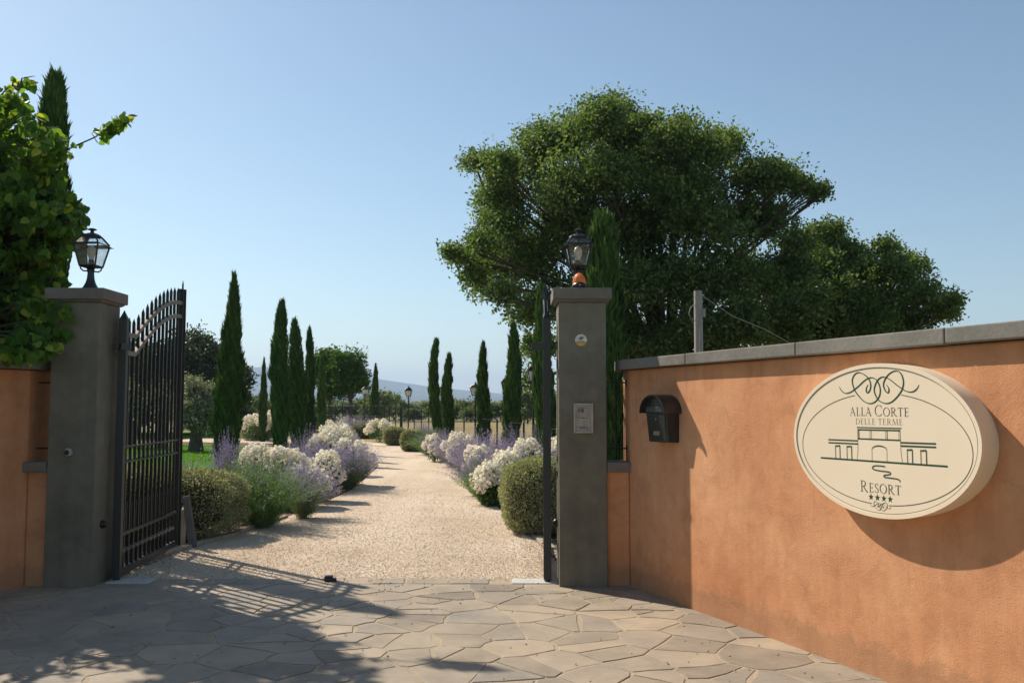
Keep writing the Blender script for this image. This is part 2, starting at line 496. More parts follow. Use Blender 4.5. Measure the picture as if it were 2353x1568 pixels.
# ------------------------------------------------------------------ foliage helpers
def unit(a):
    return a / (np.linalg.norm(a, axis=-1, keepdims=True) + 1e-9)
def rdir(n, r=None):
    return unit((r or rng).normal(size=(n, 3)))
def leaf_arrays(P, U, Nn, L, W, wide=0.45, fold=0.0):
    n = len(P)
    L = np.broadcast_to(np.asarray(L, dtype=float), (n,))[:, None]
    W = np.broadcast_to(np.asarray(W, dtype=float), (n,))[:, None]
    S = unit(np.cross(U, Nn))
    Nt = np.cross(S, U)
    V = np.stack([P, P + U * L * wide + S * W / 2 + Nt * fold * W, P + U * L, P + U * L * wide - S * W / 2 + Nt * fold * W], axis=1).reshape(-1, 3)
    F = np.arange(4 * n).reshape(n, 4)
    return V, F
def leaf_obj(name, P, U, Nn, L, W, mat, parent, tint=None, wide=0.45):
    V, F = leaf_arrays(P, U, Nn, L, W, wide)
    if tint is None: tint = rng.random(len(P))
    return np_obj(name, V, F, mat, parent, tint)
def merge(parts):
    Vs, Fs, Ts, b = [], [], [], 0
    for V, F, T in parts:
        Vs.append(V); Fs.append(F + b); Ts.append(T); b += len(V)
    return np.concatenate(Vs), np.concatenate(Fs), np.concatenate(Ts)

def clump_points(clumps, dens, per=7, spread=0.13, lo=0.5):
    P, O = [], []
    for c, r in clumps:
        n = max(6, int(dens * r * r / per))
        d = rdir(n)
        d[:, 2] = np.where(d[:, 2] < -0.55, -d[:, 2], d[:, 2])
        rad = r * (lo + (1.08 - lo) * rng.random(n) ** 0.6)
        q = np.asarray(c) + d * rad[:, None] * np.array([1, 1, 0.9])
        # sprigs: a few stick out beyond the clump
        out = rng.random(n) < 0.16
        q[out] += d[out] * r * (0.15 + 0.55 * rng.random((out.sum(), 1)))
        pp = np.repeat(q, per, axis=0) + rng.normal(size=(n * per, 3)) * spread
        P.append(pp)
        O.append(np.repeat(d, per, axis=0))
    return np.concatenate(P), np.concatenate(O)

def clump_tree(name, base, trunk_r, fork_h, clumps, dens, leaf, mat, label, cat='tree', group=None, limbs=True, per=7, spread=0.13, lean=(0, 0), lo=0.5, limb=1.0, main=None):
    t = thing(name, base, 0, label, cat, group)
    b = np.asarray(base)
    rel = [((np.asarray(c) - b), r) for c, r in clumps]
    mb = MB()
    fx, fy = lean
    mb.tube([(0, 0, -0.05), (fx * 0.3, fy * 0.3, fork_h * 0.5), (fx, fy, fork_h)], [trunk_r * 1.35, trunk_r, trunk_r * 0.85], 9)
    mb.build('trunk', barkm, t, True)
    if limbs:
        lm = MB()
        if main:                         # fine twigs from each bough's end out into its own sprays
            for c, r in rel:
                e = Vector(c)
                src = min(main, key=lambda q: (Vector(q[0]) - Vector(base) - e).length)
                a = Vector(src[0]) - Vector(base)
                lm.tube([a, a.lerp(e, .5) + Vector((0, 0, .05)), e], [trunk_r * .05, trunk_r * .035, trunk_r * .015], 4)
        for c, r in ([(np.asarray(c) - b, r) for c, r in main] if main else rel):
            s = Vector((fx, fy, fork_h * (0.75 + 0.2 * random.random())))
            e = Vector(c)
            mid = s.lerp(e, 0.5) + Vector((random.uniform(-.2, .2), random.uniform(-.2, .2), 0.15 * (e - s).length))
            lm.tube([s, mid, e], [trunk_r * 0.42 * limb, trunk_r * 0.26 * limb, trunk_r * 0.10 * limb], 5)
            for k in range(3 if limb > .3 else 1):
                dd = Vector(rdir(1)[0]) * r * 0.9
                dd.z = abs(dd.z) * 0.6
                lm.tube([mid.lerp(e, 0.5), e + dd * 0.5, e + dd], [trunk_r * 0.12 * limb, trunk_r * 0.08 * limb, trunk_r * 0.03 * limb], 4)
        lm.build('limbs', barkm, t, True)
    P, O = clump_points(rel, dens, per, spread, lo)
    n = len(P)
    U = unit(O * 0.5 + rdir(n) + np.array([0, 0, -0.15]))
    Nn = unit(rdir(n) + np.array([0, 0, 0.8]) + O * 0.5)
    L = leaf * (0.7 + 0.6 * rng.random(n))
    o = leaf_obj('crown', P, U, Nn, L, L * 0.62, mat, t)
    return t

# ================================================================== SETTING
# ground sheet to the horizon
mb = MB()
mb.add([(-9000, -60, -0.08), (9000, -60, -0.08), (9000, 9000, -0.08), (-9000, 9000, -0.08)], [(0, 1, 2, 3)])
tag(mb.build('ground', groundm), kind='structure')
def sheet(name, poly, z, mat, label=None):
    o = MB().add([(x, y, z) for x, y in poly], [tuple(range(len(poly)))]).build(name, mat)
    return tag(o, kind='structure')
sheet('garden_bed', [(-14, 8.44), (9, 8.44), (9, 24), (3, 44), (-8, 56), (-30, 60), (-30, 8.44)], -0.035, soil)
sheet('garden_border', [(-9, 2), (9, 2), (9, 8.435), (-9, 8.435)], -0.05, soil)
# drive edges
EL = [(-3.62, 8.43), (-3.60, 10.2), (-3.36, 11.6), (-3.12, 14.5), (-3.05, 17.6), (-3.5, 24), (-4.6, 31), (-6.4, 36.5), (-9.0, 39.5), (-16, 42)]
ER = [(0.50, 8.43), (0.46, 9.4), (0.10, 12.3), (-0.22, 14.5), (-0.86, 19.7), (-1.42, 24), (-2.6, 31), (-3.95, 36), (-6.4, 41.6), (-9.5, 44.5), (-16, 46.5)]
sheet('driveway', EL + ER[::-1], -0.015, gravel)
lawn_poly = [(-26, 20), (-5.6, 14), (-4.9, 17), (-5.2, 24), (-6.4, 31), (-9.0, 36), (-16, 39.5), (-30, 42), (-30, 22)]
sheet('lawn', lawn_poly, -0.02, lawnm)
sheet('far_lawn', [(-60, 43), (-16, 47), (-12, 50), (-12, 58), (-60, 60)], -0.025, lawnm)
sheet('dry_field', [(-16, 52), (4, 26), (60, 26), (60, 96), (-30, 96)], -0.03, fieldm)

def inside(poly, x, y):
    x = np.asarray(x); y = np.asarray(y)
    c = np.zeros(x.shape, bool)
    n = len(poly)
    for i in range(n):
        x0, y0 = poly[i]; x1, y1 = poly[(i + 1) % n]
        if y0 == y1: continue
        cond = ((y0 > y) != (y1 > y)) & (x < (x1 - x0) * (y - y0) / (y1 - y0) + x0)
        c ^= cond
    return c

# gravel stones lying on the drive (uncountable)
def pebbles():
    parts = []
    n = 190000
    y = 8.44 * np.exp(rng.random(n) ** 1.25 * math.log(22 / 8.44)); x = rng.uniform(-4.2, 0.7, n)
    ok = inside(EL + ER[::-1], x, y) & (rng.random(n) < np.clip(1 - (y - 10) / 12, 0, 1) ** 1.5)
    x, y = x[ok][:50000], y[ok][:50000]
    parts.append((x, y, (0.0042 + 0.0001 * y) * (0.45 + 1.0 * rng.random(len(x)) ** 2)))
    # spill over the bed margin and the first paving row
    x = rng.uniform(0.1, 0.75, 900); y = rng.uniform(8.44, 11, 900)
    parts.append((x, y, 0.008 * (0.5 + 0.8 * rng.random(900))))
    x = rng.uniform(-3.9, -3.3, 900); y = rng.uniform(8.44, 10.3, 900)
    parts.append((x, y, 0.008 * (0.5 + 0.8 * rng.random(900))))
    X = np.concatenate([p[0] for p in parts]); Y = np.concatenate([p[1] for p in parts]); S = np.concatenate([p[2] for p in parts])
    n = len(X)
    oct_ = np.array([(1, 0, 0), (0, 1, 0), (-1, 0, 0), (0, -1, 0), (0, 0, .6), (0, 0, -.6)])
    a = rng.uniform(0, 2 * PI, n)
    sc3 = np.stack([S * (0.8 + 0.7 * rng.random(n)), S * (0.7 + 0.5 * rng.random(n)), S * (0.6 + 0.6 * rng.random(n))], 1)
    v = oct_[None] * sc3[:, None, :] + rng.normal(size=(n, 6, 3)) * (S * 0.12)[:, None, None]
    ca, sa = np.cos(a)[:, None], np.sin(a)[:, None]
    tz = rng.normal(size=(n, 1)) * 0.3
    vx = v[..., 0] * ca - v[..., 1] * sa; vy = v[..., 0] * sa + v[..., 1] * ca
    vz = v[..., 2] + v[..., 0] * tz
    V = np.stack([vx + X[:, None], vy + Y[:, None], vz + (-0.012 + S * 0.25)[:, None]], -1).reshape(-1, 3)
    tri = np.array([(0, 1, 4), (1, 2, 4), (2, 3, 4), (3, 0, 4), (1, 0, 5), (2, 1, 5), (3, 2, 5), (0, 3, 5)])
    F = (tri[None] + (np.arange(n) * 6)[:, None, None]).reshape(-1, 3)
    o = np_obj('gravel', V, F, pebblem, None, np.repeat(rng.random(n), 8))
    tag(o, 'loose beige gravel stones covering the drive', 'gravel', kind='stuff')
pebbles()

# grass
def grass():
    n = 60000
    x = rng.uniform(-26, -4.8, n); y = 12 + 28 * rng.random(n) ** 1.3
    ok = inside(lawn_poly, x, y)
    x, y = x[ok], y[ok]; n = len(x)
    P = np.stack([x, y, np.full(n, -0.02)], 1)
    U = unit(rng.normal(size=(n, 3)) * 0.35 + np.array([0, 0, 1]))
    V, F = leaf_arrays(P, U, rdir(n), 0.045 + 0.04 * rng.random(n), 0.02, 0.3)
    tag(np_obj('grass', V, F, grassm, None, rng.random(n)), 'short green lawn grass', 'grass', kind='stuff')
grass()

# ------------------------------------------------------------------ paving of irregular flagstones
paving = MB().add([(-5.6, 3.0, -0.004), (4.2, 3.0, -0.004), (4.2, 8.44, -0.004), (-5.6, 8.44, -0.004)], [(0, 1, 2, 3)]).build('paving', mortar)
tag(paving, kind='structure')
def clip(poly, px, py, nx, ny):          # keep points with (p-P).n <= 0
    out = []
    m = len(poly)
    for i in range(m):
        a, b = poly[i], poly[(i + 1) % m]
        da = (a[0] - px) * nx + (a[1] - py) * ny
        db = (b[0] - px) * nx + (b[1] - py) * ny
        if da <= 0: out.append(a)
        if (da < 0 < db) or (db < 0 < da):
            t = da / (da - db)
            out.append((a[0] + (b[0] - a[0]) * t, a[1] + (b[1] - a[1]) * t))
    return out
def shrink(poly, d):
    m = len(poly)
    q = poly
    for i in range(m):
        a, b = poly[i], poly[(i + 1) % m]
        ex, ey = b[0] - a[0], b[1] - a[1]
        l = math.hypot(ex, ey)
        if l < 1e-6: continue
        nx, ny = ey / l, -ex / l          # outward for ccw
        dd = d * random.uniform(0.5, 1.7)
        q = clip(q, a[0] - nx * dd, a[1] - ny * dd, nx, ny)
        if len(q) < 3: return []
    return q
def stone_mesh(poly, z, wob):
    pts = []
    m = len(poly)
    for i in range(m):
        a, b = poly[i], poly[(i + 1) % m]
        l = math.hypot(b[0] - a[0], b[1] - a[1])
        k = 2 if l > 0.16 else 1
        for j in range(k):
            t = j / k + (0 if j == 0 else random.uniform(-0.1, 0.1))
            w = 0 if j == 0 else wob
            pts.append((a[0] + (b[0] - a[0]) * t + random.uniform(-w, w), a[1] + (b[1] - a[1]) * t + random.uniform(-w, w)))
    cx = sum(p[0] for p in pts) / len(pts); cy = sum(p[1] for p in pts) / len(pts)
    tx, ty = random.uniform(-0.004, 0.004), random.uniform(-0.004, 0.004)
    n = len(pts)
    zt = lambda x, y: z + tx * (x - cx) + ty * (y - cy)
    V = [(x, y, -0.02) for x, y in pts] + [(x, y, zt(x, y) - 0.0025) for x, y in pts] + \
        [(x + (cx - x) * 0.022, y + (cy - y) * 0.022, zt(x, y)) for x, y in pts]
    Fs = [(i, (i + 1) % n, n + (i + 1) % n, n + i) for i in range(n)] + [(n + i, n + (i + 1) % n, 2 * n + (i + 1) % n, 2 * n + i) for i in range(n)] + [tuple(range(2 * n, 3 * n))]
    return V, Fs
def flags():
    seeds = []
    y = 8.05
    row = 0
    while y > 4.05:
        x = -5.2 + (row % 2) * 0.25
        while x < 3.6:
            seeds.append((x + random.uniform(-0.19, 0.19), y + random.uniform(-0.15, 0.15)))
            x += random.uniform(0.26, 0.64)
        y -= 0.285
        row += 1
    for k in range(40):
        seeds.append((random.uniform(-4, 2.6), random.uniform(4.6, 7.9)))
    cnt = 0
    for i, s in enumerate(seeds):
        if not (-4.75 < s[0] < 3.0): continue
        wx = 1.033 + 0.4 * (8.053 - s[1])
        if s[0] > wx + 0.25: continue
        if s[0] < -4.24 - 0.4 * (8.08 - s[1]) - 0.25: continue
        if abs(s[0]) > s[1] * 0.62 + 0.5: continue
        poly = [(s[0] - 1, s[1] - 1), (s[0] + 1, s[1] - 1), (s[0] + 1, s[1] + 1), (s[0] - 1, s[1] + 1)]
        for j, q in enumerate(seeds):
            if i == j: continue
            dx, dy = q[0] - s[0], q[1] - s[1]
            if dx * dx + dy * dy > 2.2: continue
            poly = clip(poly, s[0] + dx / 2, s[1] + dy / 2, dx, dy)
        poly = clip(poly, 0, 8.185, 0, 1)
        if len(poly) < 3: continue
        poly = shrink(poly, 0.009)
        if len(poly) < 3: continue
        V, Fs = stone_mesh(poly, random.uniform(-0.0015, 0.0025), 0.02)
        MB().add(V, Fs).build('flagstone', flagm, paving)
        cnt += 1
    x = -3.62
    while x < 0.42:                      # the straight course along the gravel
        w = random.uniform(0.24, 0.40)
        if not (x + w > 0.0 and x < 0.45) and not (x < -3.2):
            poly = [(x + 0.006, 8.20), (x + w - 0.006, 8.20), (x + w - 0.006 + random.uniform(-.02, .02), 8.43), (x + 0.006 + random.uniform(-.01, .01), 8.43)]
            V, Fs = stone_mesh(poly, random.uniform(-0.002, 0.003), 0.006)
            MB().add(V, Fs).build('flagstone', flagm, paving)
        x += w
    assert cnt < 285, cnt
flags()
def spill():
    n = 260
    x = np.concatenate([rng.uniform(-3.4, 0.9, 150), rng.uniform(-2, 3, 110)]); y = np.concatenate([8.43 - 1.3 * rng.random(150) ** 2.2, rng.uniform(5, 8.4, 110)])
    V, F = [], []
    mb = MB()
    for a, b in zip(x, y):
        s = random.uniform(0.004, 0.011)
        mb.add([(a + s * random.uniform(.7, 1.3), b, .003 + s * .3), (a, b + s * random.uniform(.7, 1.3), .003 + s * .3), (a - s * random.uniform(.7, 1.3), b, .003 + s * .3), (a, b - s, .003 + s * .3), (a, b, .003 + s * .9), (a, b, .0)],
               [(0, 1, 4), (1, 2, 4), (2, 3, 4), (3, 0, 4), (1, 0, 5), (2, 1, 5), (3, 2, 5), (0, 3, 5)])
    tag(mb.build('scattered_gravel', pebblem), 'small gravel crumbs scattered over the flagstones', 'gravel', kind='stuff')
spill()

def litter():
    n = 700
    x = np.concatenate([rng.uniform(-3.75, -2.3, 450), rng.uniform(.1, .8, 150), rng.uniform(-4.2, -1, 100)]); y = np.concatenate([rng.uniform(8.44, 10.4, 450), rng.uniform(8.5, 11.5, 150), rng.uniform(5.5, 8.4, 100)])
    P = np.stack([x, y, np.full(n, .004)], 1)
    U = unit(rng.normal(size=(n, 3)) * np.array([1, 1, .12])); Nn = unit(rng.normal(size=(n, 3)) * .25 + np.array([0, 0, 1]))
    V, F = leaf_arrays(P, U, Nn, .02 + .025 * rng.random(n), .014)
    V[:, 2] = np.maximum(V[:, 2], .0035)
    tag(np_obj('leaf_litter', V, F, litterm, None, rng.random(n)), 'dry brown leaf litter on gravel and paving by the gate', 'leaf litter', kind='stuff')
litter()

# ------------------------------------------------------------------ walls
WD = Vector((0.372, -0.928, 0)); WN = Vector((-0.928, -0.372, 0))
W0 = Vector((1.033, 8.053, 0))
def wall_pt(o, d, nrm, u, off, z=0.0):
    p = o + d * u + nrm * off
    return (p.x, p.y, z)
def wall(o, d, nrm, sgn, label):
    root = thing('garden_wall', (o.x, o.y, 0), 0, label, 'wall')
    L = 6.6
    rel = lambda u, off: ((d * u + nrm * off).x, (d * u + nrm * off).y)
    back_end = (-0.015 * sgn, 0.34)
    p_end = rel(L, 0); p_end_b = rel(L, -0.30)
    # back face start: where the end face meets the back line
    bs = rel(-0.20, -0.30)
    poly = [(0, 0), p_end, p_end_b, bs, back_end]
    if sgn < 0: poly = poly[::-1]
    body = MB().prism(poly, -0.03, 1.878).build('wall_body', stucco, root, False, 0.012)
    # coping stones
    js = [-0.10, 1.0, 2.30, 3.49, 4.7, 5.9, 6.7]
    for i in range(len(js) - 1):
        a, b = js[i] + 0.003, js[i + 1] - 0.003
        if i == 0:
            q = [rel(-0.005, 0.075), rel(b, 0.065), rel(b, -0.36), (-0.05 * sgn, 0.42), (-0.09 * sgn, 0.36), (-0.085 * sgn, 0.03)]
            q = [q[5]] + q[:5]
        else:
            q = [rel(a, 0.065), rel(b, 0.065), rel(b, -0.36), rel(a, -0.36)]
        if sgn < 0: q = q[::-1]
        MB().prism(q, 1.880 + random.uniform(0, .002), 1.967 + random.uniform(-.002, .002)).build('coping_stone', copst, root, False, 0.008)
    return root
rw = wall(W0, WD, WN, 1, 'orange stucco garden wall with grey coping that carries the oval sign')
WDL = Vector((-0.372, -0.928, 0)); WNL = Vector((0.928, -0.372, 0)); W0L = Vector((-4.255, 8.08, 0))
lw = wall(W0L, WDL, WNL, -1, 'shaded orange stucco garden wall under the leafy tree')

def low_wall(x0, x1, side, label):
    root = thing('low_wall', ((x0 + x1) / 2, 8.2, 0), 0, label, 'wall')
    w = (x1 - x0) / 2
    MB().box(-w, w, -0.10, 0.12, -0.03, 0.985).build('wall_body', stucco, root, False, 0.006)
    MB().box(-w - (0.035 if side < 0 else -0.002), w + (0.035 if side > 0 else -0.002), -0.165, 0.15, 0.987, 1.072).build('sill', capst, root, False, 0.006)
    return root
low_wall(0.832, 1.030, 1, 'short low orange wall with stone sill between grey pillar and sign wall')
low_wall(-4.252, -4.067, -1, 'short low wall with stone sill between grey pillar and shaded wall')

def pillar(x0, x1, label):
    root = thing('gate_pillar', ((x0 + x1) / 2, 8.26, 0), 0, label, 'pillar')
    w = (x1 - x0) / 2
    MB().box(-w, w, -0.21, 0.21, -0.03, 2.476).build('shaft', greyst, root, False, 0.008)
    MB().box(-w - 0.05, w + 0.05, -0.262, 0.262, 2.50, 2.60).frus(0, 0, 2.477, w + 0.012, 2.4985, w + 0.035).build('cap', capst, root, False, 0.006)
    return root
pR = pillar(0.411, 0.831, 'grey rendered gate pillar carrying the intercom and orange beacon')
pL = pillar(-4.066, -3.646, 'dark grey gate pillar hung over by leaves of the round leaved tree')

# railings in the two gaps
def railing(x0, x1, y, label, rods):
    root = thing('railing', ((x0 + x1) / 2, y, 1.07), 0, label, 'railing')
    w = (x1 - x0) / 2
    for z in (0.115, 0.70):
        MB().tube([(-w, 0, z), (w, 0, z)], 0.008, 6).build('rail', iron, root)
    for q in rods:
        MB().tube([(q, 0.0, 0.02), (q, 0.0, 0.79)], 0.009, 6).build('bar', iron, root)
    for z in (0.115, 0.70):
        s = 1 if x0 > 0 else -1
        MB().box(s * w - 0.015, s * w + 0.012, -0.014, 0.014, z - 0.03, z + 0.03).build('bracket', iron, root)
railing(0.831, 1.03, 8.20, 'small iron railing between the beacon pillar and the sign wall', (0.0,))
railing(-4.262, -4.066, 8.22, 'small iron railing between the leafy pillar and the shaded wall', (0.07,))

# ------------------------------------------------------------------ gate leaves
def gate(loc, ang, label, mirror=1):
    root = thing('gate_leaf', (*loc, 0), ang, label, 'gate', 'gate leaves')
    L = 1.90
    def arc(s, z0, z1, k=0.30, e=1.86):
        if s <= k: return z0
        t = min(1, (s - k) / (e - k))
        return z0 + (z1 - z0) * math.sin(PI / 2 * t) ** 0.95
    hp = MB().box(-0.035, 0.035, -0.035, 0.035, 0.025, 2.35)
    hp.add([(-.035, -.035, 2.35), (.035, -.035, 2.35), (.035, .035, 2.35), (-.035, .035, 2.35), (0, 0, 2.44)], [(0, 1, 4), (1, 2, 4), (2, 3, 4), (3, 0, 4)])
    hpo = hp.build('hinge_post', iron, root)
    MB().lathe([(0.03, -0.01), (0.03, 0.03)], 10).build('pivot', iron, root)
    MB().box(1.83, 1.90, -0.025, 0.025, 0.03, 2.872).build('end_post', iron, root)
    cs = MB().box(1.903, 1.913, -0.04, 0.02, 0.03, 2.875)
    cs.box(1.899, 1.914, -0.008, 0.008, 2.875, 2.93)
    cs.add([(1.899, -.008, 2.93), (1.914, -.008, 2.93), (1.914, .008, 2.93), (1.899, .008, 2.93), (1.9065, 0, 2.985)], [(0, 1, 4), (1, 2, 4), (2, 3, 4), (3, 0, 4)])
    cs.build('cover_strip', iron, root)
    MB().box(0.036, 1.829, -0.025, 0.025, 0.03, 0.095).build('bottom_rail', iron, root)
    MB().box(0.036, 1.829, -0.02, 0.02, 0.385, 0.415).build('lower_rail', iron, root)
    for z in (1.05, 1.19):
        MB().box(0.036, 1.829, -0.018, 0.018, z - 0.008, z + 0.008).build('band_rail', iron, root)
    n = 13
    sp = (1.83 - 0.035) / (n + 0.6)
    xs = [0.035 + sp * (i + 0.8) for i in range(n)]
    for za, zb in ((2.22, 2.71), (2.05, 2.56)):
        m = 40
        ss = [0.036 + (1.829 - 0.036) * i / m for i in range(m + 1)]
        b = MB()
        V = []
        for s in ss:
            z = arc(s, za, zb)
            V += [(s, -0.0205, z - 0.021), (s, 0.0205, z - 0.021), (s, 0.0205, z + 0.021), (s, -0.0205, z + 0.021)]
        Fs = [(4 * i + k, 4 * i + (k + 1) % 4, 4 * i + 4 + (k + 1) % 4, 4 * i + 4 + k) for i in range(m) for k in range(4)] + [(0, 1, 2, 3), (4 * m + 3, 4 * m + 2, 4 * m + 1, 4 * m)]
        b.add(V, Fs).build('arched_rail', ironr, root)
    for x in xs:
        zt = arc(x, 2.22, 2.71) + 0.17
        w = 0.0125
        b = MB().box(x - w, x + w, -w, w, 0.09, zt - 0.05)
        b.add([(x - w, -w, zt - .05), (x + w, -w, zt - .05), (x + w, w, zt - .05), (x - w, w, zt - .05), (x, 0, zt)], [(0, 1, 4), (1, 2, 4), (2, 3, 4), (3, 0, 4)])
        po = b.build('picket', iron, root)
        MB().lathe([(0.018, -0.02), (0.026, -0.006), (0.026, 0.006), (0.018, 0.02)], 8, (x, 0, 0.24)).build('collar', ironr, po)
    for i in range(n - 1):
        x = (xs[i] + xs[i + 1]) / 2
        b = MB().box(x - 0.007, x + 0.007, -0.007, 0.007, 0.40, 0.64)
        b.add([(x - .011, -.011, .64), (x + .011, -.011, .64), (x + .011, .011, .64), (x - .011, .011, .64), (x, 0, .70)], [(0, 1, 4), (1, 2, 4), (2, 3, 4), (3, 0, 4)])
        b.build('short_picket', iron, root)
        pts = [(x + 0.052 * math.cos(a), 0, 1.12 + 0.060 * math.sin(a)) for a in np.linspace(0, 2 * PI, 17)]
        MB().tube(pts, 0.006, 5, False).build('ring', iron, root)
    for z in (2.10,):
        MB().box(-0.135, 0.037, -0.0375, -0.0355, z - 0.03, z + 0.03).box(-0.14, -0.03, -0.02, 0.02, z - 0.025, z + 0.025).build('hinge', iron, root)
    return root
gate((-3.556, 8.35), math.atan2(1.888, -0.158), 'black iron gate leaf opened beside the dark leafy pillar')
gr_ = gate((0.317, 8.29), math.atan2(1.86, 0.05), 'black iron gate leaf seen edge on beside the intercom pillar')
# the hinges of the right leaf reach the right pillar
for o in gr_.children:
    if o.name.startswith('hinge') and not o.name.startswith('hinge_post'):
        o.rotation_euler = (0, 0, math.pi + (PI / 2 - math.atan2(1.86, 0.05)) + PI / 2)
for o in list(bpy.data.objects):
    if o.name.startswith('hinge') and not o.name.startswith('hinge_post') and o.parent is not gr_:
        o.rotation_euler = (0, 0, -PI / 2 + (PI / 2 - math.atan2(1.888, -0.158)) + PI / 2)

# ------------------------------------------------------------------ lanterns
def lantern_head(root, s=1.0, z0=0.0, pane=glassm, parts=True):
    """square tapering lantern, z0 = underside of the body"""
    q = lambda v: v * s
    f = MB()
    for sx in (-1, 1):
        for sy in (-1, 1):
            f.tube([(sx * q(.072), sy * q(.072), z0), (sx * q(.112), sy * q(.112), z0 + q(.195))], q(.009), 4)
            f.tube([(sx * q(.112), sy * q(.112), z0 + q(.205)), (sx * q(.062), sy * q(.062), z0 + q(.275))], q(.008), 4)
    for h, z in ((.072, 0.0), (.062, .275)):
        hh = q(h)
        c = [(-hh, -hh), (hh, -hh), (hh, hh), (-hh, hh), (-hh, -hh)]
        for a, b in zip(c[:-1], c[1:]):
            f.tube([(a[0], a[1], z0 + q(z)), (b[0], b[1], z0 + q(z))], q(.009), 4)
    f.build('lantern_frame', lampiron, root)
    br = MB()
    o, i = q(.140), q(.095)
    br.add([(-o, -o, z0 + q(.184)), (o, -o, z0 + q(.184)), (o, o, z0 + q(.184)), (-o, o, z0 + q(.184)), (-i, -i, z0 + q(.212)), (i, -i, z0 + q(.212)), (i, i, z0 + q(.212)), (-i, i, z0 + q(.212)),
            (-i, -i, z0 + q(.200)), (i, -i, z0 + q(.200)), (i, i, z0 + q(.200)), (-i, i, z0 + q(.200))],
           [(0, 1, 5, 4), (1, 2, 6, 5), (2, 3, 7, 6), (3, 0, 4, 7), (1, 0, 8, 9), (2, 1, 9, 10), (3, 2, 10, 11), (0, 3, 11, 8), (4, 5, 9, 8), (5, 6, 10, 9), (6, 7, 11, 10), (7, 4, 8, 11)])
    br.build('brim', lampiron, root)
    d = MB().lathe([(q(.088), q(.272)), (q(.075), q(.287)), (q(.045), q(.302)), (q(.018), q(.308)), (q(.014), q(.328)), (q(.036), q(.335)), (q(.040), q(.341)), (q(.022), q(.350)), (q(.002), q(.354))], 14, (0, 0, z0))
    d.build('finial_cap', lampiron, root, True)
    for k in range(4):
        a = k * PI / 2
        ca, sa = math.cos(a), math.sin(a)
        def P(u, v, z): return (ca * u - sa * v, sa * u + ca * v, z0 + q(z))
        MB().add([P(q(.069), -q(.069), .004), P(q(.069), q(.069), .004), P(q(.109), q(.109), .193), P(q(.109), -q(.109), .193)], [(0, 1, 2, 3)]).build('pane', pane, root)
        MB().add([P(q(.108), -q(.108), .207), P(q(.108), q(.108), .207), P(q(.060), q(.060), .272), P(q(.060), -q(.060), .272)], [(0, 1, 2, 3)]).build('roof_pane', pane if pane is glassm else lampiron, root)
    b = MB().lathe([(q(.02), q(.062)), (q(.025), q(.085)), (q(.036), q(.120)), (q(.038), q(.15)), (q(.030), q(.175)), (q(.012), q(.19)), (q(.002), q(.192))], 14, (0, 0, z0))
    b.build('bulb', bulbm, root, True)
    MB().lathe([(q(.05), -q(.004)), (q(.05), q(.010)), (q(.026), q(.012)), (q(.024), q(.062))], 12, (0, 0, z0)).build('socket', lampiron, root, True)

def pillar_lantern(x, y, rz, label):
    root = thing('pillar_lantern', (x, y, 2.60), rz, label, 'lantern', 'lanterns on the gate pillars')
    MB().lathe([(.095, .0005), (.088, .01), (.062, .04), (.042, .08), (.032, .12), (.028, .17), (.032, .185), (.028, .20), (.02, .215), (.02, .235)], 16).build('base', lampiron, root, True)
    ar = MB()
    for k in range(4):
        a = k * PI / 2 + PI / 4
        ar.tube([(math.cos(a) * r, math.sin(a) * r, z) for r, z in ((.028, .185), (.065, .183), (.088, .200), (.096, .228))], .007, 5)
    ar.build('arms', lampiron, root)
    lantern_head(root, 1.0, 0.228)
    return root
pillar_lantern(-3.835, 8.26, math.radians(-2), 'black square lantern on the dark pillar beside the tree')
pillar_lantern(0.605, 8.30, math.radians(3), 'black square lantern on the pillar behind the orange beacon')

# lamp posts along the drive
def lamp_post(x, y, top, label, n):
    root = thing('lamp_post', (x, y, 0), random.uniform(-.4, .4), label, 'street lamp', 'lamp posts along the drive')
    s = 1.22
    z0 = top - .354 * s
    MB().lathe([(.075, -.05), (.075, .06), (.055, .10), (.05, .45), (.04, .5), (.032, .55), (.028, z0 - .25), (.04, z0 - .23), (.04, z0 - .2), (.024, z0 - .17), (.024, z0 - 0.01)], 10).build('post', lampiron, root, True)
    ar = MB()
    for k in range(4):
        a = k * PI / 2 + PI / 4
        ar.tube([(math.cos(a) * r, math.sin(a) * r, z0 + z) for r, z in ((.028, -.12), (.075, -.11), (.10, -.06), (.115, 0))], .008, 4)
    ar.build('arms', lampiron, root)
    lantern_head(root, s, z0, opal)
lamps = [(1225, 832, 21, 'tall black lamp post with opal panes beside the gate leaf'), (1163, 862, 25.5, 'black lamp post half hidden behind the broad cypress'),
         (1092, 877, 30, 'black lamp post just left of a slim cypress by the dry field'), (1015, 882, 35, 'black lamp post standing between two close cypresses'),
         (938, 886, 39, 'lone black lamp post standing clear against the hills'), (838, 886, 48.5, 'black lamp post in front of the round leafy trees')]
for i, (x, y, Y, lab) in enumerate(lamps):
    lamp_post(gxy(x, Y), Y, zat(y, Y), lab, i)

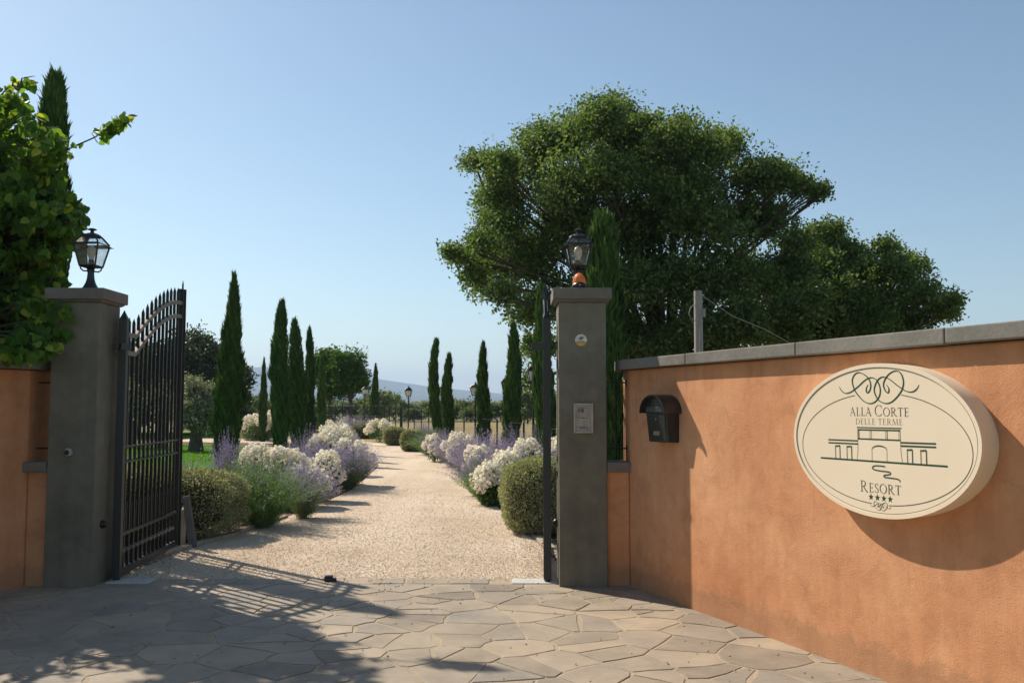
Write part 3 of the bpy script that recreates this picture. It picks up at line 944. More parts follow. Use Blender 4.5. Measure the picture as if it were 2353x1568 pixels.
# ------------------------------------------------------------------ small fittings
b = thing('warning_beacon', (0.598, 8.08, 2.60), 0, 'orange ribbed warning beacon on black base atop the pillar', 'beacon')
MB().lathe([(.064, .0005), (.066, .010), (.064, .018), (.058, .022)], 20).build('base', blackp, b, True)
MB().lathe([(.060, .018), (.060, .045), (.057, .070), (.050, .096), (.038, .120), (.021, .136), (.003, .142)], 24).build('lens', amber, b, True)
rb = MB()
for k in range(20):
    a = 2 * PI * k / 20
    rb.tube([(math.cos(a) * r, math.sin(a) * r, z) for r, z in ((.0605, .02), (.0605, .045), (.0575, .070), (.0505, .096), (.038, .121))], .002, 4)
for r, z in ((.0605, .03), (.0605, .045), (.059, .060), (.056, .075), (.052, .090), (.046, .105)):
    rb.tube([(math.cos(a) * r, math.sin(a) * r, z) for a in np.linspace(0, 2 * PI, 25)], .0018, 4, False)
rb.build('lens_ribs', amber, b)
hood = MB()
hv = []
for k in range(13):
    a = PI + PI * k / 12
    h = .022 + .030 * math.sin(PI * k / 12)
    hv += [(.0655 * math.cos(a), .0655 * math.sin(a), .01), (.0625 * math.cos(a), .0625 * math.sin(a), h)]
hood.add(hv, [(2 * k, 2 * k + 2, 2 * k + 3, 2 * k + 1) for k in range(12)])
ho = hood.build('front_hood', blackp, b, True)
so = ho.modifiers.new('thick', 'SOLIDIFY'); so.thickness = .004; so.offset = 1
MB().tube([(0, -.064, .028), (0, -.072, .028)], .008, 10).build('maker_badge', greyp, b)

# sticker
FY = 8.05
st = thing('pillar_sticker', (0.609, FY, zat(781, FY)), 0, 'round white and yellow sticker on the beacon pillar', 'sticker')
def disc_sector(r, a0, a1, y, n=24):
    pts = [(r * math.cos(a), y, r * math.sin(a)) for a in np.linspace(a0, a1, n)]
    return MB().add(pts, [tuple(range(n))])
ya = math.asin(-0.38)
disc_sector(.0525, ya, PI - ya, -.002).build('white_field', stwhite, st)
disc_sector(.0525, PI - ya, 2 * PI + ya, -.002).build('yellow_field', styellow, st)
MB().box(-.047, .047, -.0032, -.0026, -.021, -.0165).build('dark_band', inkm, st)
e = MB()
e.tube([(-.022, -.003, .008), (-.004, -.003, .028), (.006, -.003, .026), (-.012, -.003, .006)], .0022, 4)
e.tube([(-.006, -.003, .004), (.014, -.003, .024), (.024, -.003, .030)], .002, 4)
e.tube([(.004, -.003, .006), (.020, -.003, .018), (.014, -.003, .030), (-.002, -.003, .012)], .002, 4)
e.build('emblem', inkm, st)
MB().box(-.030, .030, -.0032, -.0026, -.010, -.0065).build('lettering', inkm, st)

# intercom
ic = thing('intercom', (0.625, FY, zat(960, FY)), 0, 'beige intercom panel set on the grey pillar', 'intercom')
MB().box(-.083, .083, -.010, 0, -.127, .127).build('backplate', greyp, ic, False, .006)
fr = MB()
fr.box(-.086, -.068, -.026, -.0005, -.130, .130).box(.068, .086, -.026, -.0005, -.130, .130).box(-.068, .068, -.026, -.0005, .114, .130).box(-.068, .068, -.026, -.0005, -.130, -.114)
fr.build('frame', greypd, ic, False, .004)
def outline(x0, x1, z0, z1, y=-.0112, w=.0022):
    return MB().box(x0, x1, y, y + .001, z0, z0 + w).box(x0, x1, y, y + .001, z1 - w, z1).box(x0, x0 + w, y, y + .001, z0 + w, z1 - w).box(x1 - w, x1, y, y + .001, z0 + w, z1 - w)
outline(-.047, .042, .003, .092).build('module_line', inkm, ic)
outline(-.047, .042, -.097, -.009).build('module_line', inkm, ic)
MB().lathe([(.0165, 0), (.0165, .004), (.013, .006)], 20).build('camera_lens', blackp, ic, True)
ic.children[-1].rotation_euler = (PI / 2, 0, 0); ic.children[-1].location = (.021, -.0105, .066)
MB().box(-.010, .002, -.0125, -.0108, .050, .082).build('dark_mark', inkm, ic)
for k in range(5):
    MB().box(-.044, -.013, -.0122, -.0108, .052 + .0066 * k, .0545 + .0066 * k).build('speaker_slot', inkm, ic)
MB().box(-.036, .018, -.0122, -.0108, -.088, -.074).build('name_strip', capst, ic)
MB().box(.026, .038, -.0122, -.0108, -.088, -.080).build('call_button', inkm, ic)
MB().box(-.016, .012, -.0125, -.0108, .100, .111).build('latch', greypd, ic)
MB().box(-.016, .012, -.0125, -.0108, -.111, -.100).build('latch', greypd, ic)

# photocells
def photocell(loc, rz, label, dome=True):
    r = thing('photocell', loc, rz, label, 'sensor', 'gate photocells')
    h = MB().lathe([(.036, 0), (.036, .012), (.032, .026), (.024, .034)], 18).build('housing', greypd if dome else blackp, r, True)
    h.rotation_euler = (PI / 2, 0, 0)
    l = MB().lathe([(.022, .0345), (.020, .040), (.010, .045), (.001, .0465)], 16).build('eye', blackp, r, True)
    l.rotation_euler = (PI / 2, 0, 0)
    return r
photocell((gxy(161, 8.05) + 0.0, 8.05, zat(1038, 8.05)), 0, 'small round key switch on the dark pillar front')
photocell((-3.646, 8.22, zat(1203, 8.22)), PI / 2, 'black photocell on the inner side of the dark pillar', False)
photocell((0.411, 8.34, zat(1203, 8.22)), -PI / 2, 'black photocell on the inner side of the intercom pillar', False)

# mailbox on the sign wall
mx = thing('mailbox', tuple(W0 + WD * 0.645 + Vector((0, 0, 1.27))), math.atan2(WD.y, WD.x), 'dark arched mailbox hung on the orange wall', 'mailbox')
# local x along the wall, -y out of the wall
bd = MB()
bd.add([(-.145, 0, 0), (.155, 0, 0), (.155, -.10, 0), (-.145, -.10, 0), (-.155, 0, .27), (.165, 0, .27), (.165, -.125, .27), (-.155, -.125, .27)],
       [(0, 1, 2, 3), (7, 6, 5, 4), (0, 4, 5, 1), (1, 5, 6, 2), (2, 6, 7, 3), (3, 7, 4, 0)])
bd.build('body', boxm, mx, False, .006)
dr = MB().add([(-.125, -.1035, .012), (.135, -.1035, .012), (.143, -.127, .225), (-.133, -.127, .225), (-.125, -.097, .012), (.135, -.097, .012), (.143, -.120, .225), (-.133, -.120, .225)],
              [(0, 1, 2, 3), (0, 4, 5, 1), (1, 5, 6, 2), (2, 6, 7, 3), (3, 7, 4, 0)]).build('door', boxm, mx, False, .003)
MB().tube([(.005, -.119, .185), (.005, -.125, .185)], .007, 10).build('lock', greypd, dr)
MB().box(-.05, .045, -.1135, -.1115, .055, .088).build('name_plate', brass, dr)
MB().box(-.128, .138, -.140, -.124, .240, .285).build('flap', boxm, mx, False, .004)
hd = MB()
hv = []
m = 22
for k in range(m + 1):
    a = PI * k / m
    for r, rz in ((.195, .150), (.187, .142)):
        for y in (0.0, -.165):
            hv.append((.005 + r * math.cos(a), y, .232 + rz * math.sin(a)))
Fs = []
for k in range(m):
    i = 4 * k; j = i + 4
    Fs += [(i, j, j + 1, i + 1), (i + 2, i + 3, j + 3, j + 2), (i + 1, j + 1, j + 3, i + 3), (i, i + 2, j + 2, j)]
Fs += [(0, 1, 3, 2), (4 * m, 4 * m + 2, 4 * m + 3, 4 * m + 1)]
hd.add(hv, Fs).build('hood', boxm, mx, True)
gb = MB()
pts = [(.005 + .18 * math.cos(PI * k / 16), -.118, .245 + .128 * math.sin(PI * k / 16)) for k in range(17)]
n_ = len(pts)
gb.add(pts + [(x, 0, z) for x, y, z in pts], [tuple(range(n_ - 1, -1, -1)), tuple(range(n_, 2 * n_))] + [(i, i + 1, n_ + i + 1, n_ + i) for i in range(n_ - 1)])
gb.build('gable', boxm, mx)

# ------------------------------------------------------------------ oval sign
sg = thing('oval_sign', tuple(W0 + WD * 3.045 + Vector((0, 0, 1.365))), math.atan2(WD.y, WD.x), 'big cream oval resort sign with green lettering on the orange wall', 'sign')
def ell(a, b, n=96): return [(a * math.cos(2 * PI * k / n), b * math.sin(2 * PI * k / n)) for k in range(n)]
SA, SB, SD = .700, .429, .122
n_ = 96
e0 = ell(SA, SB); e1 = ell(SA - .004, SB - .004)
bx = MB().add([(x, -.0005, z) for x, z in e0] + [(x, -SD + .012, z) for x, z in e0], [(i, (i + 1) % n_, n_ + (i + 1) % n_, n_ + i) for i in range(n_)] + [tuple(range(n_)), tuple(range(2 * n_ - 1, n_ - 1, -1))])
bx.build('box_side', signm, sg, True)
ef = ell(SA - .018, SB - .018)
MB().add([(x, -SD + .0045, z) for x, z in ef] + [(x, -SD + .0125, z) for x, z in ef], [tuple(range(n_ - 1, -1, -1))] + [(i, (i + 1) % n_, n_ + (i + 1) % n_, n_ + i) for i in range(n_)]).build('face', signm, sg)
rim = MB()
eo = ell(SA + .004, SB + .004); ei = ell(SA - .0175, SB - .0175)
rv = [(x, -SD, z) for x, z in eo] + [(x, -SD, z) for x, z in ei] + [(x, -SD + .03, z) for x, z in eo] + [(x, -SD + .006, z) for x, z in ei]
rf = []
for i in range(n_):
    j = (i + 1) % n_
    rf += [(i, n_ + i, n_ + j, j), (i, j, 2 * n_ + j, 2 * n_ + i), (n_ + i, 3 * n_ + i, 3 * n_ + j, n_ + j)]
rim.add(rv, rf).build('rim', signm, sg, True)
YF = -SD + .0045
class Ink:
    def __init__(s): s.mb = MB(); s.k = 0
    def rib(s, pts, w, closed=False):
        pts = [Vector((p[0], p[1])) for p in pts]
        m = len(pts)
        ws = w if hasattr(w, '__len__') else [w] * m
        y = YF - .0008 - s.k * .00003
        s.k += 1
        V = []
        for i, p in enumerate(pts):
            a = pts[(i - 1) % m] if closed else pts[max(i - 1, 0)]
            c = pts[(i + 1) % m] if closed else pts[min(i + 1, m - 1)]
            t = (c - a)
            t = t / (t.length + 1e-9)
            nn = Vector((-t.y, t.x)) * ws[i] / 2
            V += [(p.x + nn.x, y, p.y + nn.y), (p.x - nn.x, y, p.y - nn.y)]
        Fs = [(2 * i, 2 * i + 1, 2 * i + 3, 2 * i + 2) for i in range(m - 1)]
        if closed: Fs.append((2 * m - 2, 2 * m - 1, 1, 0))
        s.mb.add(V, Fs)
    def poly(s, pts):
        y = YF - .0008 - s.k * .00003
        s.k += 1
        s.mb.add([(p[0], y, p[1]) for p in pts], [tuple(range(len(pts)))])
    def done(s, name, mat): return s.mb.build(name, mat, sg)
def smooth(pts, k=5):
    out = []
    m = len(pts)
    for i in range(m - 1):
        p0 = pts[max(i - 1, 0)]; p1 = pts[i]; p2 = pts[i + 1]; p3 = pts[min(i + 2, m - 1)]
        for j in range(k):
            t = j / k
            out.append(tuple(0.5 * (2 * p1[c] + (p2[c] - p0[c]) * t + (2 * p0[c] - 5 * p1[c] + 4 * p2[c] - p3[c]) * t * t + (3 * p1[c] - p0[c] - 3 * p2[c] + p3[c]) * t ** 3) for c in (0, 1)))
    out.append(pts[-1])
    return out
SCR_A = [(-288, 307), (-271, 285), (-248, 270), (-220, 267), (-186, 276), (-165, 287), (-131, 305), (-91, 331), (-61, 346), (-31, 353), (-6, 349), (16, 336), (33, 308), (39, 282), (34, 254), (18, 231), (-8, 213), (-40, 206), (-76, 213), (-108, 232), (-136, 256), (-156, 278), (-171, 305), (-179, 336), (-169, 363), (-148, 380), (-122, 385), (-92, 377), (-63, 361), (-42, 340), (-33, 314), (-37, 288), (-49, 273), (-61, 267), (-69, 277), (-66, 296), (-53, 314)]
SCR_B = [(318, 305), (303, 284), (280, 270), (251, 267), (222, 274), (199, 286), (165, 305), (130, 328), (103, 343), (82, 351), (60, 354), (38, 348), (19, 334), (2, 311), (-7, 283), (0, 257), (18, 231), (42, 215), (79, 206), (116, 212), (147, 230), (174, 252), (196, 277), (208, 304), (210, 328), (202, 356), (185, 377), (162, 384), (135, 381), (107, 368), (85, 350), (68, 325), (64, 307), (71, 286), (82, 272), (94, 265), (103, 274), (101, 292), (86, 312)]
def scroll(ink, cx, cy, s, base_w):
    for pts in (SCR_A, SCR_B):
        q = smooth([((x - 15) * s * .001 + cx, (y - 296) * s * .001 + cy) for x, y in pts])
        m = len(q)
        ws = []
        for i in range(m):
            a = q[max(i - 1, 0)]; c = q[min(i + 1, m - 1)]
            ang = math.atan2(c[1] - a[1], c[0] - a[0])
            wv = base_w * (0.55 + 0.75 * abs(math.sin(ang + 0.35)))
            e_ = min(i, m - 1 - i) / 8
            ws.append(wv * min(1, 0.35 + 0.65 * e_))
        ink.rib(q, ws)
ik = Ink(); scroll(ik, .015, .296, 1.0, .0085); ik.done('emblem', greenink)
ik = Ink(); scroll(ik, .016, -.366, .26, .0030); ik.done('small_emblem', brownink)
ik = Ink()
cx, cy, a_, b_ = .010, -.047, .636, .312
arc1 = [(cx + a_ * math.cos(t), cy + b_ * math.sin(t)) for t in np.linspace(math.radians(73.5), math.radians(-84), 70)]
arc2 = [(cx + a_ * math.cos(t), cy + b_ * math.sin(t)) for t in np.linspace(math.radians(105.5), math.radians(264.5), 70)]
ik.rib(arc1, .0042); ik.rib(arc2, .0042)
ik.rib(ell(.676, .405), .0022, True)
ik.done('oval_line', brownink)
# serif capitals, unit height
TK, TN = .125, .05
def arcp(cx, cy, rx, ry, a0, a1, n=18): return [(cx + rx * math.cos(math.radians(a)), cy + ry * math.sin(math.radians(a))) for a in np.linspace(a0, a1, n)]
def bowl_w(pts, cx, rx): return [TN + (TK - TN) * abs((p[0] - cx) / rx) ** 1.5 for p in pts]
def glyph(ch):
    S = []
    st = lambda *p, w=TN: S.append((list(p), w))
    if ch == 'A':
        st((.06, .01), (.36, .98)); st((.34, 1.02), (.70, .01), w=TK); st((.16, .36), (.56, .36)); st((-.04, .018), (.17, .018), w=.04); st((.56, .018), (.84, .018), w=.04); W = .82
    elif ch == 'L':
        st((.16, .0), (.16, 1), w=TK); st((.03, .982), (.29, .982), w=.04); st((.03, .02), (.53, .02), w=.045); st((.52, .01), (.57, .22), w=.05); W = .60
    elif ch in 'CO':
        p = arcp(.44, .5, .39, .49, 48, 312, 30) if ch == 'C' else arcp(.46, .5, .40, .49, 0, 360, 40)
        S.append((p, bowl_w(p, .44 if ch == 'C' else .46, .40)))
        if ch == 'C': st((.705, .98), (.715, .72), w=.05); st((.70, .13), (.735, .25), w=.05)
        W = .78 if ch == 'C' else .92
    elif ch in 'RD':
        st((.16, 0), (.16, 1), w=TK); st((.03, .018), (.30, .018), w=.04); st((.03, .982), (.16, .982), w=.04)
        if ch == 'R':
            p = [(.16, .972)] + arcp(.34, .735, .21, .237, 90, -90, 16) + [(.16, .498)]
            S.append((p, [TN] + [TN + (TK - TN) * max(0, (q[0] - .34) / .21) for q in p[1:-1]] + [TN]))
            st((.34, .50), (.52, .22), (.68, .05), (.80, .0), w=TK * .95); W = .84
        else:
            p = [(.16, .972)] + arcp(.34, .5, .42, .472, 90, -90, 22) + [(.16, .028)]
            S.append((p, [TN] + [TN + (TK - TN) * max(0, (q[0] - .34) / .42) for q in p[1:-1]] + [TN])); W = .86
    elif ch == 'T':
        st((.34, 0), (.34, .97), w=TK); st((.02, .965), (.66, .965), w=.055); st((.03, .98), (.0, .80), w=.05); st((.65, .98), (.68, .80), w=.05); st((.20, .018), (.48, .018), w=.04); W = .70
    elif ch == 'E':
        st((.16, 0), (.16, 1), w=TK); st((.03, .02), (.52, .02), w=.045); st((.03, .98), (.50, .98), w=.045); st((.16, .52), (.45, .52), w=.05); st((.50, .99), (.51, .82), w=.045); st((.51, .01), (.56, .2), w=.05); st((.45, .42), (.45, .62), w=.04); W = .62
    elif ch == 'M':
        st((.06, 0), (.14, 1.0), w=TN); st((.13, 1.02), (.47, .06), w=TK); st((.47, .02), (.80, 1.0), w=TN); st((.79, 1.02), (.88, 0), w=TK); st((-.04, .018), (.18, .018), w=.04); st((.76, .018), (1.0, .018), w=.04); W = 1.0
    elif ch == 'S':
        p = smooth([(.44, .86), (.38, .95), (.26, .975), (.13, .90), (.09, .77), (.14, .64), (.27, .53), (.40, .42), (.46, .28), (.42, .12), (.29, .025), (.15, .05), (.07, .15)], 4)
        m_ = len(p)
        S.append((p, [TN + (TK - TN) * math.exp(-((i / m_ - .5) / .22) ** 2) for i in range(m_)])); st((.445, .96), (.45, .76), w=.045); st((.065, .06), (.06, .25), w=.045); W = .54
    return S, W
def text(ink, word, x0, x1, base, heights, slope=0.0):
    gl = [(S, W + .10) for S, W in (glyph(c) for c in word)]
    tot = sum(W * h for (S, W), h in zip(gl, heights))
    k = (x1 - x0 - 0.0) / (tot)
    x = x0 + .03 * heights[0]
    for (S, W), h in zip(gl, heights):
        for pts, w in S:
            ws = [v * h * (.82 if h > .04 else .62) for v in w] if hasattr(w, '__len__') else w * h * (.82 if h > .04 else .62)
            ink.rib([(x + p[0] * h * k, base + p[1] * h + slope * (x - x0)) for p in pts], ws)
        x += W * h * k
for a in (('ALLA', -.204, -.030, .136, [.049] * 4, 0), ('CORTE', -.010, .246, .135, [.062, .0485, .0485, .0485, .0485], 0), ('DELLE', -.162, -.003, .087, [.0345] * 5, 0),
          ('TERME', .014, .199, .0875, [.0345] * 5, 0), ('RESORT', -.138, .174, -.296, [.063] + [.052] * 5, .015)):
    ik = Ink()
    text(ik, *a)
    ik.done('lettering', brownink)
ik = Ink()
W8 = .0095
def L2(a, b, w=W8): ik.rib([(a[0] * .001, a[1] * .001), (b[0] * .001, b[1] * .001)], w)
L2((-152, 69), (186, 70), .0065); L2((-146, 56), (177, 58), .0085); L2((-146, 4), (176, 5), .008)
L2((-393, -9), (-147, -8), .008); L2((-393, -27), (-147, -26), .008); L2((176, -7), (418, -5), .009); L2((176, -25), (418, -23), .009)
L2((-464, -121), (488, -118), .0095)
for x, w in ((-146, .003), (-137, .006), (-50, .0025), (-38, .0025), (70, .0025), (81, .0035), (165, .002), (175, .003)): L2((x, 4), (x, 56), w)
for p in ([(-147, 4), (-147, -54), (-157, -119)], [(176, 5), (177, -54), (186, -118)]): ik.rib([(a * .001, c * .001) for a, c in p], .0024)
ap = smooth([(-38, -50), (-25, -39), (-4, -33), (18, -31), (41, -33), (64, -39), (75, -49)], 4)
ik.rib([(a * .001, c * .001) for a, c in ap], [.003 + .004 * math.sin(PI * i / (len(ap) - 1)) for i in range(len(ap))])
L2((-38, -119), (-38, -49), .0024); L2((75, -119), (75, -48), .0024)
for x0, x1 in ((-333, -296), (-237, -199), (222, 257), (315, 352)):
    L2((x0, -120), (x0, -47), .004); L2((x1, -120), (x1, -43), .0055); L2((x0 - 2, -45), (x1 + 2, -42), .008)
pth = smooth([(59, -143), (20, -142), (-15, -143), (-32, -149), (-37, -156), (-30, -164), (12, -169), (77, -171), (95, -174), (96, -182), (81, -187), (55, -191), (47, -197), (55, -203), (103, -204), (143, -206), (161, -211), (165, -221)], 4)
ik.rib([(a * .001, c * .001) for a, c in pth], .0062)
ik.done('building_drawing', greenink)
for i, xc in enumerate((-.055, -.006, .042, .089)):
    ik = Ink()
    ik.poly([(xc + r * math.sin(k * PI / 5), -.321 + r * math.cos(k * PI / 5)) for k in range(10) for r in ((.0205,) if k % 2 == 0 else (.0085,))][::-1])
    ik.done('star', greenink)

# ------------------------------------------------------------------ gate stop, plates, boards, kerbs
gx, gy = G(757, 1334)
gs = thing('gate_stop', (gx, gy, 0), .1, 'small black gate stop on the paving edge', 'gate stop')
MB().box(-.045, .03, -.03, .03, .0, .05).build('block', blackp, gs, False, .005)
MB().box(.0301, .06, -.025, .025, .0, .028).build('foot', blackp, gs, False, .004)
tag(MB().box(0.0, .408, 8.19, 8.42, -.01, .006).build('threshold_plate', platem, None, False, .003), 'pale slab under the hinge of the edge on gate leaf', 'slab')
tag(MB().box(-3.60, -3.22, 8.22, 8.42, -.01, .006).build('threshold_plate', platem, None, False, .003), 'pale slab under the hinge of the opened gate leaf', 'slab')
bd = MB().add([(-3.73, 10.42, -.03), (-3.69, 10.42, -.03), (-3.69, 10.47, -.03), (-3.73, 10.47, -.03), (-3.73, 10.42, .40), (-3.69, 10.42, .40), (-3.69, 10.47, .43), (-3.73, 10.47, .43)],
              [(0, 3, 2, 1), (4, 5, 6, 7), (0, 1, 5, 4), (1, 2, 6, 5), (2, 3, 7, 6), (3, 0, 4, 7)]).build('stake', woodm)
tag(bd, 'pale wooden stake standing beside the clipped hedge', 'stake')
bd = MB().add([(-3.615, 10.36, -.03), (-3.525, 10.36, -.03), (-3.525, 10.40, -.03), (-3.615, 10.40, -.03), (-3.71, 10.375, .545), (-3.635, 10.375, .56), (-3.635, 10.415, .56), (-3.71, 10.415, .545)],
              [(0, 3, 2, 1), (4, 5, 6, 7), (0, 1, 5, 4), (1, 2, 6, 5), (2, 3, 7, 6), (3, 0, 4, 7)]).build('leaning_board', slatem, None, False, .004)
tag(bd, 'dark grey board leaning by the clipped hedge', 'board')
def kerb(pts, label, w=.11, h=.06):
    root = thing('kerb', (*pts[0], 0), 0, label, 'kerb')
    o = Vector((*pts[0], 0))
    for i in range(len(pts) - 1):
        a = Vector((*pts[i], 0)); b = Vector((*pts[i + 1], 0))
        L = (b - a).length
        k = max(1, round(L / .5))
        for j in range(k):
            p = a.lerp(b, j / k + .012 / L); q = a.lerp(b, (j + 1) / k - .012 / L)
            t = (q - p).normalized(); nn = Vector((-t.y, t.x, 0)) * w / 2
            c = [p + nn - o, p - nn - o, q - nn - o, q + nn - o]
            hh = h + random.uniform(-.012, .012)
            c2 = [(v.x + random.uniform(-.012, .012), v.y + random.uniform(-.012, .012)) for v in c]
            MB().prism(c2, -.05, hh).build('kerb_stone', kerbm, root, False, .012)
kerb([(0.56, 8.75), (0.53, 9.4), (0.20, 12.1), (-0.10, 14.2)], 'stone kerb edging the bed beside the edge on gate leaf', h=.02)
kerb([(-3.75, 9.3), (-3.66, 10.2), (-3.43, 11.5), (-3.25, 13.2)], 'stone kerb edging the bed beside the opened gate leaf', h=.03)
tag(MB().prism([(.43, 8.62), (.52, 8.60), (.55, 8.70), (.47, 8.74)], -.03, .13).build('loose_stone', slatem, None, False, .02), 'dark loose stone behind the intercom pillar', 'stone')

# ================================================================== PLANTS
# ---- cypresses
def cypress(x, top, Y, R, label, n=7000, wob=0.0, blunt=0.0, seed=1):
    r_ = np.random.default_rng(seed)
    X = gxy(x, Y)
    H = zat(top, Y)
    root = thing('cypress', (X, Y, 0), 0, label, 'cypress', 'cypresses lining the drive')
    root.rotation_euler = (r_.normal() * .012, r_.normal() * .012, 0)
    MB().tube([(0, 0, -.05), (0, 0, H * .5)], [.07, .03], 7).build('trunk', barkm, root)
    def prof(t):
        t = np.clip(t, 0, 1)
        return R * np.clip((0.62 + 1.25 * t) , 0, 1) * np.clip((1 - t) / (0.64 - 0.5 * blunt), 0, 1) ** (0.72 - blunt) * (0.93 + 0.07 * np.sin(t * 37))
    ph = r_.uniform(0, 6, 6)
    def axis(t): return np.stack([wob * np.sin(t * 5 + ph[0]), wob * np.sin(t * 4 + ph[1]), 0 * t], -1)
    def lump(a, t): return 1 + 0.13 * np.sin(a * 3 + t * 14 + ph[2]) + 0.09 * np.sin(a * 5 - t * 31 + ph[3]) + 0.07 * np.sin(a * 2 + t * 55 + ph[4])
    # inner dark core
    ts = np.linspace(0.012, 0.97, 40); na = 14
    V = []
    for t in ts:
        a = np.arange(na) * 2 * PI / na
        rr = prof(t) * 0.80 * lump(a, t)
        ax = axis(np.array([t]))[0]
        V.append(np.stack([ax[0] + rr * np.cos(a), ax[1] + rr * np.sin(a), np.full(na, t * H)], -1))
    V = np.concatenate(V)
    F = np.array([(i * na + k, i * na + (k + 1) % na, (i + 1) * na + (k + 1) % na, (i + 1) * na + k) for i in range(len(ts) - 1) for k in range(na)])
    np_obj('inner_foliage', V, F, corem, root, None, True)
    # sprays
    tq = r_.random(n * 2)
    keep = r_.random(n * 2) < prof(tq) / R * 0.95 + 0.05
    t = tq[keep][:n]; n = len(t)
    a = r_.uniform(0, 2 * PI, n)
    rr = prof(t) * lump(a, t) * (0.80 + 0.26 * r_.random(n) ** 0.7)
    P = axis(t) + np.stack([rr * np.cos(a), rr * np.sin(a), t * H], -1)
    out = np.stack([np.cos(a), np.sin(a), 0 * a], -1)
    stray = (r_.random(n) < 0.05)[:, None]
    U = unit(np.array([0, 0, 1.0]) + out * (0.12 + 0.22 * r_.random((n, 1)) + stray * 0.5) + r_.normal(size=(n, 3)) * 0.12)
    L = (0.09 + 0.17 * r_.random(n) ** 1.5) * (0.7 + 0.3 * R / 0.25) 
    P = P - U * (L * 0.35)[:, None]
    Nn = unit(out + r_.normal(size=(n, 3)) * 0.5)
    tint = np.clip(r_.random(n) * 0.7 + 0.3 * np.sin(a * 4 + t * 22 + ph[5]) ** 2, 0, 1)
    V, F = leaf_arrays(P, U, Nn, L, 0.024 + 0.02 * r_.random(n), 0.4)
    np_obj('foliage', V, F, cypleaf, root, tint)
    return root
CY = [(523, 627, 22, .35, 'broad tall cypress rising behind the tan clipped hedge', 11000, .02, 0), (641, 690, 27, .28, 'shaggy cypress with side sprays next to the tall one', 8000, .05, 0.3),
      (687, 733, 29, .27, 'cypress touching a narrower one behind the cream roses', 7000, .03, 0.3), (711, 752, 32, .19, 'narrow cypress hidden partly by its close neighbour', 5000, .03, 0.3),
      (605, 822, 42, .19, 'thin far cypress in the rose bed across the lawn', 4000, .02, 0.1), (738, 812, 40, .19, 'thin cypress beside the round leafy trees', 4000, .02, 0.25),
      (861, 835, 50, .24, 'small slim cypress at the bend of the drive', 4500, .02, 0.15), (1003, 778, 34, .19, 'wavy cypress taller of the close pair', 5500, .10, 0.42),
      (1028, 813, 31, .19, 'curved cypress shorter of the close pair', 5500, .05, 0.35), (1108, 785, 27, .20, 'slim pointed cypress beside a lamp post', 5500, .04, 0.2),
      (1173, 742, 22, .21, 'cypress hiding a lamp post near the dry field', 6500, .03, 0.25), (1252, 655, 17.5, .19, 'cypress behind the edge on gate leaf', 7000, .02, 0.25),
      (1390, 495, 12.6, .27, 'bright green cypress behind the beacon pillar', 10000, .03, 0.45), (100, 172, 11.6, .215, 'tall cypress rising out of the round leaved tree', 11000, .02, 0.45)]
for i, (x, tp, Y, R, lab, n, wob, bl) in enumerate(CY):
    cypress(x, tp, Y, R, lab, n, wob, bl, 11 + i)

# ---- big oak and its neighbour
def px_clumps(lst, Y0, dy, layers=2):
    out = []
    for x, y, r in lst:
        for k in range(layers):
            Y = Y0 + (random.uniform(-1, 0.1) if k == 0 else random.uniform(0, 1)) * dy
            rr = r / FP * Y
            out.append(((gxy(x, Y), Y, zat(y, Y)), rr))
    return out
def ragged(cl, k=7, f=.45, d=.62):
    out = []
    for c, rr in cl:
        out.append((c, rr * .5))
        for q in range(k):
            v = rdir(1)[0]
            if v[2] < -.3: v[2] = -v[2]
            g = d * random.uniform(.75, 1.25)
            out.append(((c[0] + v[0] * rr * g, c[1] + v[1] * rr * g, c[2] + v[2] * rr * g * .9), rr * f * random.uniform(.65, 1.2)))
    return out
OAK = [(1375, 300, 80), (1320, 330, 70), (1430, 320, 75), (1240, 370, 70), (1150, 400, 55), (1150, 470, 65), (1570, 330, 70), (1640, 370, 75), (1510, 400, 90), (1740, 430, 70), (1800, 430, 55), (1860, 440, 38),
       (1560, 450, 110), (1400, 430, 100), (1270, 460, 95), (1160, 540, 70), (1110, 590, 55), (1065, 600, 38), (1095, 650, 45), (1200, 630, 90), (1330, 570, 100), (1470, 560, 110), (1630, 540, 110), (1760, 530, 80), (1840, 570, 45),
       (1150, 690, 50), (1230, 730, 65), (1240, 810, 45), (1380, 680, 90), (1520, 680, 110), (1680, 660, 100), (1790, 660, 75), (1330, 790, 60), (1450, 790, 80), (1590, 770, 70), (1720, 770, 80), (1230, 880, 35),
       (1830, 640, 60), (1850, 720, 75), (1800, 780, 70), (1650, 810, 65), (1520, 820, 60), (1400, 810, 60), (1900, 445, 22), (1690, 340, 40), (1500, 300, 45), (1090, 380, 35), (1035, 590, 22)]
oc = px_clumps(OAK, 25.5, 3.2)
ob = (gxy(1530, 26), 26.0, 0.0)
MAIN = oc[::2]
clump_tree('oak_tree', ob, 0.42, 2.6, ragged(oc, 8, .54), 1500, 0.105, oakleaf, 'huge spreading oak behind the orange sign wall', 'tree', None, True, 9, 0.10, (0, 0), 0.25, 0.45, MAIN)
OAK2 = [(1880, 560, 40), (1925, 540, 32), (2050, 580, 36), (2105, 615, 40), (2190, 700, 28), (1870, 800, 60), (1830, 700, 60), (2080, 800, 60), (1980, 800, 60), (1920, 580, 42), (1960, 600, 45), (1890, 640, 60), (2010, 640, 60), (2070, 640, 50), (2120, 690, 55), (2040, 710, 65), (1940, 710, 80), (1860, 730, 60), (2160, 720, 35), (2185, 725, 25), (1990, 770, 70), (2100, 760, 55), (1900, 790, 60)]
oc2 = px_clumps(OAK2, 28, 2.4)
MAIN = oc2[::2]
